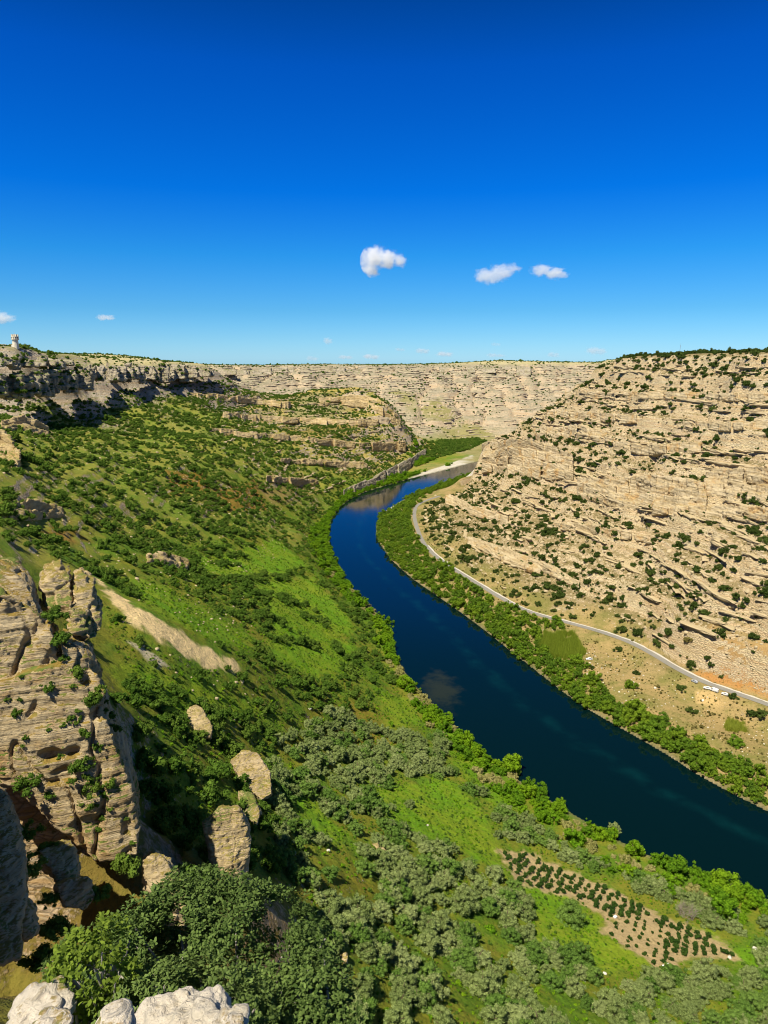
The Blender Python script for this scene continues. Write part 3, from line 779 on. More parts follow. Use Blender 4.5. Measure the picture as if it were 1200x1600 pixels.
def scatter_stuff(name, pts, scl, protos, seed=1, tilt=0.0, rot=None):
    """countless small repeats as ONE object: points that carry instances of the given meshes"""
    g = np.random.default_rng(seed); k = len(pts); scl = np.asarray(scl)
    me = bpy.data.meshes.new(name); me.vertices.add(k); me.vertices.foreach_set("co", np.asarray(pts, np.float32).ravel())
    sv = scl if scl.ndim == 2 else scl[:, None] * np.column_stack([g.uniform(.85, 1.15, k), g.uniform(.85, 1.15, k), g.uniform(.75, 1.15, k)])
    rv = rot if rot is not None else np.column_stack([g.normal(size=k) * tilt, g.normal(size=k) * tilt, g.uniform(0, 6.28, k)])
    a = me.attributes.new("scl", 'FLOAT_VECTOR', 'POINT'); a.data.foreach_set("vector", sv.astype(np.float32).ravel())
    a = me.attributes.new("rotv", 'FLOAT_VECTOR', 'POINT'); a.data.foreach_set("vector", rv.astype(np.float32).ravel())
    a = me.attributes.new("pick", 'INT', 'POINT'); a.data.foreach_set("value", g.integers(0, len(protos), k).astype(np.int32))
    o = link(name, me)
    ng = bpy.data.node_groups.new(name + "_scatter", 'GeometryNodeTree')
    ng.interface.new_socket("Geometry", in_out='INPUT', socket_type='NodeSocketGeometry'); ng.interface.new_socket("Geometry", in_out='OUTPUT', socket_type='NodeSocketGeometry')
    gi = ng.nodes.new("NodeGroupInput"); go = ng.nodes.new("NodeGroupOutput"); iop = ng.nodes.new("GeometryNodeInstanceOnPoints")
    jn = ng.nodes.new("GeometryNodeJoinGeometry")
    for pr in protos:
        oi = ng.nodes.new("GeometryNodeObjectInfo"); oi.transform_space = 'ORIGINAL'; oi.inputs["Object"].default_value = pr; oi.inputs["As Instance"].default_value = True
        ng.links.new(oi.outputs["Geometry"], jn.inputs[0])
    def named(nm, ty):
        q = ng.nodes.new("GeometryNodeInputNamedAttribute"); q.data_type = ty; q.inputs["Name"].default_value = nm; return q.outputs["Attribute"]
    ng.links.new(gi.outputs[0], iop.inputs["Points"]); ng.links.new(jn.outputs[0], iop.inputs["Instance"])
    iop.inputs["Pick Instance"].default_value = True
    ng.links.new(named("pick", 'INT'), iop.inputs["Instance Index"])
    er = ng.nodes.new("FunctionNodeEulerToRotation"); ng.links.new(named("rotv", 'FLOAT_VECTOR'), er.inputs[0]); ng.links.new(er.outputs[0], iop.inputs["Rotation"])
    ng.links.new(named("scl", 'FLOAT_VECTOR'), iop.inputs["Scale"])
    ng.links.new(iop.outputs[0], go.inputs[0])
    md = o.modifiers.new("scatter", 'NODES'); md.node_group = ng
    o["kind"] = "stuff"
    return o
def protos_of(objs):
    """one placed individual per distinct mesh, to be repeated by a stuff object"""
    seen = {}
    for o in objs:
        q = o if o.type == 'MESH' else o.children[0]
        seen.setdefault(q.data.name, q)
    return list(seen.values())
# ------------------------------------------------------------------ plants
ROADP = ROAD
def px_size(p, dia): return dia * FPX / np.maximum(np.linalg.norm(p - np.array([0, 0, CAMZ]), axis=1), 1)
def keep_off(xy, road=5.5, riv=1.0):
    return (sample_d(road_d, xy) > road) & (sample_d(riv_d, xy) > riv)
def pack(*cols): return np.concatenate(cols)

# near grey-green oaks on the lower slope
reg = px_poly([(425,1165),(520,1110),(620,1150),(690,1150),(760,1220),(830,1290),(900,1330),(1000,1370),(1100,1410),(1210,1450),(1240,1620),(900,1640),(600,1620),(530,1580),(500,1420),(420,1340)])
def dens(x, y): return np.clip(.50 + 2.2 * fbm2(x / 24, y / 24, 3, 201), .01, 1)
xy = pack(poisson(reg, 5.4, dens, 7, 11), poisson(reg, 4.0, lambda x, y: dens(x, y) * .35, 3, 12))
orch_d, _ = poly_dist(xy[:, 0], xy[:, 1], ORCHARD, True); orch_in = in_poly(xy[:, 0], xy[:, 1], ORCHARD)
xy = xy[keep_off(xy, 5, 14) & ~in_clear(xy, CLEAR) & ~(orch_in | (orch_d < 5))]
p = on_ground(xy); g = np.random.default_rng(5)
dia = g.uniform(4.2, 8.6, len(p)); ok = visible(p, 3.0, 25); p, dia = p[ok], dia[ok]
for u, v, d in [(890,1438,11),(862,1490,8),(905,1500,9),(1030,1390,9),(640,1260,5),(612,1265,4.5),(960,1300,7),(800,1195,0)]:
    if d: q = hit(u, v); p = np.vstack([p, q]); dia = np.append(dia, d)
ps = px_size(p, dia); order = np.argsort(-ps)
def oak_label(q, d):
    u, v, _ = project(q); u, v = u[0], v[0]
    where = ("at the foot of the view beside the big broad-leaved tree" if v > 1480 and u < 760 else "on the grass below the tilled sapling plot" if v > 1400 and u > 760 else
             "in the crowded wood between the pale rocks and the river strip" if v > 1280 else "on the grassy upper slope above the crowded wood")
    return ("large " if d > 8.2 else "") + "rounded grey-green tree " + where
oaks = []
for i in order[:300]:
    oaks.append(place_tree("oak_tree", NEAR_M, p[i], dia[i], oak_label(p[i], dia[i]), "tree", "grey-green trees on the lower slope", True, g))
if len(order) > 300:
    rest = order[300:]
    o = scatter_stuff("oak_wood", p[rest], dia[rest] / 2, [q.children[0] for q in oaks[:12]], 13); tag(o, "dense grey-green wood filling the gaps on the lower slope", "wood")
print("oaks", len(p))

# strip of bright trees and bushes on the near bank
LEFTSTRIP = px_poly([(1210,1400),(1100,1370),(1010,1340),(935,1298),(850,1248),(795,1212),(745,1172),(690,1117),(628,1052),(612,1002),(598,967),(572,947),(538,907),(512,862),(512,817),(532,790),(565,772),(600,762),(640,750),(690,737)], 100)
L2 = resample(LBs, 400)
def strip_pts(side, n, dmax, seed, smin=0.0, smax=1.0, power=1.4):
    """points scattered beside one bank, dense near the water"""
    g = np.random.default_rng(seed); line = resample(LBs if side < 0 else RBs, 600)
    t = g.uniform(smin, smax, n) * 599; i = np.minimum(t.astype(int), 598)
    d = line[i + 1] - line[i]; d /= np.linalg.norm(d, axis=1)[:, None] + 1e-9
    nn = np.column_stack([-d[:, 1], d[:, 0]]) * (1 if side < 0 else -1)
    wid = dmax(t / 599) if callable(dmax) else dmax
    return line[i] + d * (t - i)[:, None] + nn * (0.9 + wid * g.random(n) ** power)[:, None]
def thin(xy, dia, k=.62):
    cell = {}; keep = []
    for j, (x, y) in enumerate(xy):
        s = 6.0; ix, iy = int(x // s), int(y // s); ok = True
        for a in (-1, 0, 1):
            for b in (-1, 0, 1):
                for q in cell.get((ix + a, iy + b), ()):
                    if math.hypot(xy[q][0] - x, xy[q][1] - y) < k * (dia[q] + dia[j]) / 2: ok = False
        if ok: cell.setdefault((ix, iy), []).append(j); keep.append(j)
    return np.array(keep)
xy = strip_pts(-1, 5200, lambda t: 15 + 9 * np.sin(t * 31) + 12 * (t > .55), 21)
xy = xy[in_poly(xy[:, 0], xy[:, 1], RIVER) == False]
g = np.random.default_rng(22); dia = g.uniform(3.4, 8.5, len(xy)) * g.choice([1, 1, 1, 1.5], len(xy))
m = (sample_d(riv_d, xy) > .5) & ~in_poly(xy[:, 0], xy[:, 1], ORCHARD) & (poly_dist(xy[:, 0], xy[:, 1], ORCHARD, True)[0] > 3.5)
kn = fbm2(xy[:, 0] / 18, xy[:, 1] / 18, 2, 222); m &= kn > -.42
gravel = px_poly([(632,748),(662,738),(700,728),(738,712),(752,706),(750,722),(705,735),(665,748)]); m &= ~in_poly(xy[:, 0], xy[:, 1], gravel)
xy, dia = xy[m], dia[m]; 
bend = px_poly([(636,712),(655,692),(690,688),(745,682),(760,690),(735,702),(690,714),(650,730)], 100); xb = poisson(bend, 6, lambda x, y: np.clip(.75 + 1.6 * fbm2(x / 30, y / 30, 2, 241), 0, 1), 4, 24); xy = np.vstack([xy, xb]); dia = np.append(dia, g.uniform(5, 11, len(xb)))
kp = thin(xy, dia, .62); p = on_ground(xy[kp]); dia = dia[kp]
ok = visible(p, 3, 10); p, dia = p[ok], dia[ok]
for u, v, d in [(800,1208,13),(955,1310,7),(1135,1395,13),(590,1005,10),(605,975,8)]: p = np.vstack([p, hit(u, v)]); dia = np.append(dia, d)
near = np.linalg.norm(p, axis=1); tam = (fbm2(p[:, 0] / 30, p[:, 1] / 30, 2, 231) > .16) & (near < 700) & (dia < 8)
ps = px_size(p, dia); order = np.argsort(-ps); bank, dry, rest = [], [], []
def bank_label(q, d):
    u, v, _ = project(q); v = v[0]; u = u[0]
    where = ("beside the river below the sapling plot" if v > 1300 else "where the grassy clearings meet the river" if v > 1100 else "on the near bank along the straight reach of the river" if v > 900 else
             "on the near bank at the tight river bend" if v > 770 else "on the near bank past the bend, below the middle spur")
    return ("broad bright green tree " if d > 7 else "small bright green tree ") + where
for i in order:
    if tam[i] and len(dry) < 120: dry.append(place_tree("dry_bush", BUSHT_M, p[i], dia[i] * .8, "straw-coloured bushy shrub among bright green trees on the near bank", "bush", "straw-coloured bushes along the near bank", False, g))
    elif len(bank) < 300: bank.append(place_tree("bank_tree", BANK_M, p[i], dia[i], bank_label(p[i], dia[i]), "tree", "bright green trees along the near bank", dia[i] > 7 and ps[i] > 24, g))
    else: rest.append(i)
BEND = [i for i in rest if p[i][1] > 1420]; BENDP, BENDD = p[BEND], dia[BEND]; rest = [i for i in rest if p[i][1] <= 1420]
if rest:
    o = scatter_stuff("bank_foliage", p[rest], dia[rest] / 2, protos_of(bank), 23)
    tag(o, "continuous green tree belt on the near bank far up the river", "trees")
print("near bank", len(p), len(rest))

# strip on the far bank, between road and river
_rl = resample(RBs, 600); _ti = lambda u, v: int(np.argmin(((_rl - PZ(u, v, 0)[:2]) ** 2).sum(1))) / 599
tA, tB, tC = _ti(800, 1015), _ti(590, 815), _ti(650, 772)
xy = strip_pts(1, 13000, lambda t: 12 + 9 * np.sin(t * 23 + 1) ** 2 + 36 * sstep(tA - .06, tA + .03, t) * sstep(tC, tB, t), 31, power=1.0)
xy = xy[in_poly(xy[:, 0], xy[:, 1], RIVER) == False]
g = np.random.default_rng(32); dia = g.uniform(4.0, 9.5, len(xy)) * g.choice([1, 1, 1, 1.35], len(xy))
m = (sample_d(riv_d, xy) > .4) & (sample_d(road_d, xy) > 6) & (fbm2(xy[:, 0] / 16, xy[:, 1] / 16, 2, 322) > -.42)
_rp = ROAD[np.argmin(((xy[:, None] - ROAD[None, ::6]) ** 2).sum(2), axis=1) * 6]
m &= sample_d(riv_d, xy) < poly_dist(_rp[:, 0], _rp[:, 1], RBs)[0] - 3.5
m &= ~in_clear(xy, [px_poly([(850,985),(905,985),(922,1020),(905,1038),(862,1030),(842,1008)])])
gap = px_poly([(594,790),(622,780),(640,782),(600,804)]); m &= ~in_poly(xy[:, 0], xy[:, 1], gap)
xy, dia = xy[m], dia[m]; kp = thin(xy, dia, .60); p = on_ground(xy[kp]); dia = dia[kp]
ok = visible(p, 3, 10); p, dia = p[ok], dia[ok]
for u, v, d in [(993,1120,15),(950,1100,9),(1035,1130,8),(1075,1168,9),(1090,1190,9),(1130,1200,8),(1150,1165,8),(985,1075,7),(640,803,8),(634,818,8),(645,792,7),(655,785,8),(662,778,8),(672,772,7),(638,838,8),(645,856,7),(652,868,7),(668,884,7),(690,900,7),(715,915,7)]: p = np.vstack([p, hit(u, v)]); dia = np.append(dia, d)
ps = px_size(p, dia); order = np.argsort(-ps); bank2, rest = [], []
def bank2_label(q, d):
    v = project(q)[1][0]
    where = "by the water below the parked cars" if v > 1050 else "between the reed bed and the river" if v > 960 else "between the road and the straight river" if v > 850 else "inside the river bend"
    return ("broad " if d > 7 else "small ") + "green tree on the far bank " + where
for i in order:
    if len(bank2) < 300: bank2.append(place_tree("waterside_tree", BANK2_M, p[i], dia[i], bank2_label(p[i], dia[i]), "tree", "waterside trees along the far bank", dia[i] > 7 and ps[i] > 22, g))
    else: rest.append(i)
if rest:
    o = scatter_stuff("waterside_foliage", p[rest], dia[rest] / 2, protos_of(bank2), 33)
    tag(o, "thick green belt of trees on the far bank at the bend", "trees")
print("far bank", len(p), len(rest))

# dark scrub on the left slope, in belts that run down the slope
reg = px_poly([(-30,625),(70,622),(200,612),(330,600),(420,612),(560,610),(620,640),(650,690),(600,745),(540,780),(505,830),(510,880),(560,940),(600,1000),(620,1060),(560,1120),(430,1170),(330,1180),(235,1150),(190,1000),(160,905),(60,860),(-30,830)], 60)
def dens(x, y):
    b = fbm2((x * .97 + y * .2) / 150, (y * .97 - x * .2) / 26, 3, 401)
    c = fbm2(x / 20, y / 20, 2, 402)
    return np.clip(.19 + 2.3 * b + .7 * c, .012, 1) * (1 - .30 * sstep(105, 140, surf_h(x, y)))
xy = pack(poisson(reg, 4.2, dens, 4, 41), poisson(reg, 7.5, lambda x, y: .09 + 0 * x, 3, 42))
m = keep_off(xy, 5, 9) & ~in_clear(xy, CLEAR + [SCREE])
xy = xy[m]; p = on_ground(xy); g = np.random.default_rng(43)
dia = g.lognormal(math.log(4.3), .33, len(p)); dia = np.clip(dia, 1.8, 9)
# field edges grown over with bushes, and the thicket below the scree
for a_, b_ in [((325,866),(385,870)),((395,900),(462,905)),((325,830),(402,836)),((345,904),(422,909)),((380,924),(440,936)),((440,936),(497,956)),((405,961),(452,980)),((330,880),(372,886)),((300,905),(345,912)),((470,960),(510,975)),((430,1000),(500,1010)),((520,1010),(560,1040))]:
    n_ = int(math.hypot(b_[0] - a_[0], b_[1] - a_[1]) / 6)
    for i in range(n_ * 2):
        t_ = g.random(); q = hit(a_[0] + (b_[0] - a_[0]) * t_ + g.normal() * 2, a_[1] + (b_[1] - a_[1]) * t_ + g.normal() * 2.5, 90)
        if q is not None: p = np.vstack([p, q]); dia = np.append(dia, g.uniform(3.5, 7))
thick = px_poly([(200,1060),(260,1050),(330,1085),(420,1110),(440,1180),(420,1280),(440,1340),(400,1370),(280,1330),(235,1230),(200,1150)], 90); xt = poisson(thick, 3.6, lambda x, y: np.clip(.30 + 1.8 * fbm2(x / 13, y / 13, 3, 405), .02, 1), 5, 48)
p = np.vstack([p, on_ground(xt)]); dia = np.append(dia, g.uniform(2.6, 6.5, len(xt)))
ok = visible(p, 2, 6); p, dia = p[ok], dia[ok]
for u, v, d in [(110,985,5),(90,950,4),(128,1010,6),(205,1080,7),(180,1095,5),(215,1150,6),(250,1100,6),(235,1210,9),(225,1235,6),(280,1090,6),(330,1110,5),(255,1290,8),(250,1250,7),(330,1250,8),(340,1210,8),(300,1290,8),(325,1340,7),(300,1380,7),(370,1340,0),(420,1290,6),(440,1320,6),(420,1400,5),(400,1100,6),(240,1040,4),(270,1140,6),(455,1290,5),(385,1140,6),(300,1210,6)]:
    if d:
        q = hit(u, v, 90)
        if q is not None: p = np.vstack([p, q]); dia = np.append(dia, d)
ps = px_size(p, dia); order = np.argsort(-ps); scrub, rest = [], []
def scrub_label(q, d):
    v = project(q)[1][0]; u = project(q)[0][0]
    where = ("among the pale rocks under the tall cliff" if v > 1080 and u < 460 else "on the bright grass between the scree run and the river" if v > 930 else "on the green terraces above the river bend" if u > 280 else "beside the head of the scree run")
    return ("big " if d > 6 else "") + "dark green round bush " + where
for i in order:
    if len(scrub) < 300: scrub.append(place_tree("slope_bush", BUSH_M, p[i], dia[i], scrub_label(p[i], dia[i]), "bush", "dark bushes on the left slope", False, g))
    else: rest.append(i)
o = scatter_stuff("scrub", p[rest], dia[rest] / 2, protos_of(scrub), 44)
tag(o, "dark green scrub spread in belts over the left slope", "scrub")
print("scrub", len(p), len(rest))

# rim and far wall scrub
reg = np.array([[-560,560],[-330,640],[-330,900],[-300,1250],[-250,1500],[-60,1500],[60,1560],[300,1900],[800,1900],[900,2600],[-600,2600],[-900,1500]])
xy = poisson(reg, 9, lambda x, y: np.clip(.10 + 1.3 * fbm2(x / 60, y / 60, 3, 411) + .35 * (y < 1300), .012, .9), 3, 45)
p = on_ground(xy); g = np.random.default_rng(46); dia = g.lognormal(math.log(4.0), .35, len(p))
ok = visible(p, 2, 4) & ~in_poly(p[:, 0], p[:, 1], px_poly([(-30,625),(330,600),(560,610),(650,690),(505,830)], 60)); p, dia = p[ok], dia[ok]
o = scatter_stuff("bend_wood", BENDP, BENDD / 2, protos_of(scrub), 49); tag(o, "dark green wood on the flat beyond the bend, under the middle spur", "wood")
o = scatter_stuff("canyon_scrub", p, dia / 2, protos_of(scrub)[:4], 47); tag(o, "tiny dark shrubs dotted over the far canyon wall and the left rim", "scrub")
print("far scrub", len(p))

# shrubs on the right hill
HILLW = px_poly([(1210,1095),(1080,1050),(950,980),(800,930),(700,870),(660,815),(690,780),(745,742),(765,692),(850,640),(905,605),(955,575),(1210,562)], 60)
reg = px_poly([(1210,1100),(1080,1055),(950,985),(800,940),(700,880),(655,820),(665,780),(740,745),(760,700),(800,680),(850,640),(905,605),(955,572),(1000,560),(1210,556)], 60)
xy = poisson(reg, 7.0, lambda x, y: np.clip(.09 + .85 * fbm2(x / 34, y / 34, 3, 421) + .25 * sstep(150, 185, surf_h(x, y)) + .7 * sstep(186, 197, surf_h(x, y)) + .16 * sstep(75, 40, surf_h(x, y)), .012, 1), 3, 51)
xy2 = poisson(reg, 4.0, lambda x, y: np.clip(.05 + .40 * fbm2(x / 25, y / 25, 2, 423), 0.01, 1), 3, 52)
xy3 = poisson(np.array([(285,975),(300,860),(322,765),(338,665),(440,665),(450,800),(420,960),(330,1010)]), 5.5, lambda x, y: np.clip(.55 + .9 * fbm2(x / 30, y / 30, 2, 425), .05, 1), 3, 55)
xy = pack(xy, xy2, xy3); xy = xy[keep_off(xy, 8, 20)]
p = on_ground(xy); g = np.random.default_rng(53); dia = np.clip(g.lognormal(math.log(3.9), .5, len(p)), 1.0, 9.5)
ok = visible(p, 2, 6); p, dia = p[ok], dia[ok]
for u, v, d in [(1045,985,8),(1022,978,5),(955,800,6),(1040,836,7),(1130,860,8),(1145,852,6),(1155,870,7),(1190,855,7),(1010,918,6),(985,915,5),(1125,985,7),(1135,965,5),(1145,1087,5.5),(1065,1073,6),(1080,1108,7),(1175,1112,7),(1190,1112,7),(995,1050,5),(967,1013,6),(925,1042,4),(950,762,6),(870,755,5),(845,770,5),(930,745,5),(790,830,5),(895,600,4),(1010,560,5),(1150,930,6),(1160,945,5),(900,880,5),(880,835,5),(742,772,0)]:
    if d:
        q = hit(u, v + d * .6)
        if q is not None: p = np.vstack([p, q]); dia = np.append(dia, d)
ps = px_size(p, dia); order = np.argsort(-ps); hill, rest = [], []
def hill_label(q, d):
    u, v, _ = project(q); v = v[0]; u = u[0]
    where = "by the roadside near the parked cars" if v > 1040 else "on the tan slope just above the road" if v > 900 else "on the stony middle of the right hill" if v > 720 else "high on the ledges of the right hill" if v > 600 else "along the top edge of the right hill"
    return ("large " if d > 5.5 else "") + "dark olive shrub " + where
for i in order:
    if len(hill) < 300: hill.append(place_tree("hill_shrub", HILL_M, p[i], dia[i], hill_label(p[i], dia[i]), "shrub", "shrubs on the right hill", False, g))
    else: rest.append(i)
if rest:
    o = scatter_stuff("hill_scrub", p[rest], dia[rest] / 2, protos_of(hill), 54); tag(o, "small dark shrubs sprinkled over the rocky right hill", "scrub")
print("hill", len(p), len(rest))

# sapling plot
ax = ORCHARD[7] - ORCHARD[0]; ax = ax / np.linalg.norm(ax); bx = np.array([-ax[1], ax[0]])
k = 0; g = np.random.default_rng(61)
ctr = ORCHARD.mean(0)
for i in range(-36, 37):
    for j in range(-16, 17):
        q = ctr + ax * i * 2.75 + bx * j * 2.7 + g.normal(size=2) * .28
        if not in_poly(q[:1], q[1:], ORCHARD)[0] or poly_dist(q[:1], q[1:], ORCHARD, True)[0][0] < 1.0 or g.random() < .10 or k >= 300: continue
        qq = np.array([q[0], q[1], float(surf_h(q[0], q[1]))]); u, v, _ = project(qq); small = v[0] > 1432 and u[0] < 1035
        if small and g.random() < .35: continue
        d = g.uniform(1.0, 1.7) if small else g.uniform(1.6, 2.4)
        lab = "small dark sapling in the sparse lower corner of the tilled plot" if small else "dark leafy sapling in the upper rows of the tilled plot" if u[0] < 960 else "dark leafy sapling in the river-side rows of the tilled plot"
        place_tree("sapling", ORCH_M, qq, d, lab, "sapling", "saplings planted in rows on tilled soil", False, g, 1.0); k += 1
print("saplings", k)

# reeds, as ground cover
def reed_mesh(seed):
    g = np.random.default_rng(seed); k = 160; V = []; P = g.normal(size=(k, 2)) * .45; a = g.uniform(0, 6.28, k)
    h = g.uniform(.6, 1.3, k); w = .035; d = np.column_stack([np.cos(a), np.sin(a)]) * w; b = g.normal(size=(k, 2)) * .22
    V = np.stack([np.column_stack([P - d, np.zeros(k)]), np.column_stack([P + d, np.zeros(k)]), np.column_stack([P + b + d * .4, h]), np.column_stack([P + b - d * .4, h])], 1).reshape(-1, 3)
    me = mesh_from("reed_tuft", V, np.arange(4 * k).reshape(-1, 4)); at = me.attributes.new("lv", 'FLOAT', 'POINT'); at.data.foreach_set("value", np.repeat(g.random(k), 4).astype(np.float32)); me.materials.append(F_REED)
    return me
for nm, pts, lab in (("reeds", [(848,988),(900,988),(918,1020),(905,1034),(860,1030),(840,1010)], "yellow-green reed bed between the road and the far bank trees"), ("reeds", [(1130,1125),(1165,1128),(1168,1146),(1132,1143)], "clump of yellow-green reeds on the dry ground below the cars")):
    poly = px_poly(pts); xy = poisson(poly, 1.35, lambda x, y: np.clip(.55 + 1.6 * fbm2(x / 7, y / 7, 3, 73), 0, 1) * sstep(0, 5, poly_dist(x, y, poly, True)[0]), 4, 71); p = on_ground(xy); g = np.random.default_rng(72)
    V, F, LV = [], [], []; off = 0
    for q in p:
        rm = REEDS[int(g.integers(3))] if 'REEDS' in globals() else None
        if rm is None:
            REEDS = []
            for sd in (1, 2, 3):
                t = reed_mesh(sd); vv = np.zeros(len(t.vertices) * 3, np.float32); t.vertices.foreach_get("co", vv); REEDS.append(vv.reshape(-1, 3))
            rm = REEDS[0]
        s = g.uniform(1.6, 3.4); V.append(rm * np.array([s * .6, s * .6, s]) + q); F.append(np.arange(len(rm)).reshape(-1, 4) + off); off += len(rm); LV.append(np.repeat(g.random(len(rm) // 4), 4))
    me = mesh_from(nm, np.concatenate(V), np.concatenate(F)); at = me.attributes.new("lv", 'FLOAT', 'POINT'); at.data.foreach_set("value", np.concatenate(LV).astype(np.float32))
    o = link(nm, me, mat=F_REED); tag(o, lab, "reeds", kind="stuff")
# bushes in the gully and on the cliff, set at measured distances
for u, v, h_, d, lab in [(45,1212,105.5,4.2,"dark round bush growing out of the crack in the tall cliff"),(197,1345,99,4.2,"dense dark bush at the right foot of the tall cliff"),(112,1218,103.5,1.5,"tiny bush on the ochre ledge of the cliff face"),(85,1440,86,4.2,"dark bush in the gully under the low tan rock"),(62,1488,84,3.6,"dark bush in the shaded gully left of the broad-leaved tree"),(78,1400,88,2.6,"bright small bush beside the low tan rock"),(35,1290,93,3.5,"shaded bush high in the gully under the cliff"),(38,1345,88,4.0,"shaded bush half way down the gully"),(20,1390,85,3.6,"shaded bush against the dark rock wall"),(70,1318,95,2.4,"small bush on top of the blocky rock"),(150,1390,88,3.2,"pale-leaved bush on the low rock beside the broad-leaved tree"),(95,990,112.5,3.2,"dark bush in the notch of the upper cliff"),(85,955,114,3.0,"dark bush on the upper step of the cliff"),(118,1045,110.5,3.4,"dark bush in the shaded hollow right of the cliff top"),(140,1085,108,3.4,"dark bush on the right shoulder of the cliff"),(75,1080,110.5,1.6,"small bush on the ochre ledge of the upper cliff")]:
    k_ = ray(u, v); q = k_ * (h_ / math.hypot(k_[0], k_[1])) + np.array([0, 0, CAMZ - d * .35])
    place_tree("cliff_bush", BUSH_M, q, d, lab, "bush", "bushes rooted on the cliff and in the gully", False, g)
# weeds and low herbs that roughen the meadows
WEED_M = [crown_mesh("weed_tuft", 800 + i, 5, .5, 60, .26, low=0, tall=.5, mat=F_SCRUB) for i in range(3)] + [crown_mesh("weed_tuft", 810 + i, 5, .5, 60, .26, low=0, tall=.5, mat=F_BANK) for i in range(3)]
_wc = bpy.data.collections.new("weed_shapes")
def _wproto(me):
    o = bpy.data.objects.new(me.name, me); _wc.objects.link(o); return o
reg = px_poly([(300,850),(430,835),(520,900),(600,1000),(640,1080),(830,1290),(1000,1370),(1210,1440),(1210,1610),(540,1610),(420,1350),(230,1200),(160,930)])
xy = poisson(reg, 1.3, lambda x, y: np.clip(.35 + 1.6 * fbm2(x / 9, y / 9, 3, 601), .03, 1), 3, 75); xy = xy[keep_off(xy, 5, 8) & ~in_clear(xy, [ORCHARD, SCREE])]; p = on_ground(xy); ok = visible(p, .5, 5); p = p[ok]
g = np.random.default_rng(76); o = scatter_stuff("weeds", p, g.lognormal(math.log(.38), .4, len(p)), [_wproto(q) for q in WEED_M], 77); tag(o, "low weeds and herbs speckling the green meadows", "weeds"); print("weeds", len(p))
reg = px_poly([(655,800),(700,870),(840,945),(1000,1010),(1210,1105),(1210,1250),(1040,1165),(900,1090),(700,930),(610,850)])
xy = pack(poisson(reg, 1.6, lambda x, y: np.clip(.12 + 1.6 * fbm2(x / 12, y / 12, 3, 603), .02, 1), 3, 78), poisson(HILLW, 2.6, lambda x, y: np.clip(.25 + 1.2 * fbm2(x / 20, y / 20, 3, 605), .03, 1), 3, 79)); xy = xy[keep_off(xy, 4.5, 3)]; p = on_ground(xy); ok = visible(p, .5, 5); p = p[ok]
g = np.random.default_rng(80); o = scatter_stuff("dry_weeds", p, g.lognormal(math.log(.42), .45, len(p)), [_wproto(recolour(q, F_DRYW)) for q in WEED_M[:3]], 81); tag(o, "dry olive tufts dotting the tan ground and the right hill", "weeds"); print("dry weeds", len(p))
print("plants t=%.1f" % (time.time() - T0))
# ------------------------------------------------------------------ rock faces and boulders
def rock_mat(name, base, pale, dark, stain, grass=(.17, .13, .02), grass_amt=.5, strata=.9, sc=1.0, joints=0.0, gthr=0.0):
    m, nt, out = new_mat(name); n = N(nt); p = n.pos()
    big = n.noise(p, .12 * sc, 5, .65); mid = n.noise(p, .7 * sc, 6, .7); fin = n.noise(p, 4.0 * sc, 5, .7)
    st = n.noise(n.mapping(p, (.05 * sc, .05 * sc, strata * sc)), 1.0, 6, .7, .4)
    col = n.mix(n.ss(st, .36, .60), base, pale)
    col = n.mix(n.math('MULTIPLY', n.ss(big, .50, .68), .75), col, stain)
    col = n.mix(n.math('MULTIPLY', n.ss(n.math('ADD', n.math('MULTIPLY', mid, .6), n.math('MULTIPLY', fin, .4)), .53, .66), .55), col, dark)
    st2 = n.noise(n.mapping(p, (.12 * sc, .12 * sc, strata * sc * 3.4)), 1.0, 5, .7, .3)
    col = n.mix(n.math('MULTIPLY', n.ss(st2, .54, .68), .6), col, dark)
    streak = n.noise(n.mapping(p, (.9 * sc, .9 * sc, .06 * sc)), 1.0, 4, .6)
    col = n.mix(n.math('MULTIPLY', n.ss(streak, .58, .70), .35), col, dark)
    col = n.mix(n.math('MULTIPLY', n.ss(fin, .52, .70), .4), col, pale)
    gr = n.ss(n.math('ADD', n.nz(), n.math('MULTIPLY', n.math('SUBTRACT', big, .5), 1.6)), .86 - grass_amt * .2 + gthr, .98 - grass_amt * .2 + gthr)
    gcol = n.mix(n.ss(mid, .4, .6), grass, tuple(c * 1.5 for c in grass)); gcol = n.mix(n.ss(big, .48, .6), gcol, (.08, .14, .015))
    col = n.mix(n.math('MULTIPLY', gr, grass_amt), col, gcol)
    vk = n.vor(n.mapping(p, (.45 * sc, .45 * sc, .8 * sc)), 1.0, 'DISTANCE_TO_EDGE'); ck = n.math('MULTIPLY', n.math('MULTIPLY', n.ss(vk, .05, 0.0), n.ss(big, .45, .6)), joints)
    col = n.mix(n.math('MULTIPLY', ck, .7), col, tuple(c * .5 for c in dark))
    h = n.math('ADD', n.math('MULTIPLY', n.math('SUBTRACT', mid, ck), 1.0), n.math('ADD', n.math('MULTIPLY', fin, .35), n.math('ADD', n.math('MULTIPLY', st, .8), n.math('MULTIPLY', st2, 1.0))))
    nt.links.new(n.bsdf(col, .95, n.bump(h, .9, .5 / sc), .1), out.inputs[0])
    return m
R_CLIFF = rock_mat("cliff_rock", (.35, .255, .125), (.47, .37, .215), (.11, .08, .045), (.38, .215, .07), (.17, .11, .012), .85)
R_GREY = rock_mat("outcrop_rock", (.38, .285, .14), (.50, .39, .225), (.16, .12, .065), (.40, .26, .09), (.17, .13, .015), .8)
R_BIG = rock_mat("ledge_outcrop_rock", (.40, .29, .13), (.52, .40, .215), (.18, .135, .075), (.44, .28, .10), (.15, .13, .015), .55, .9, .5)
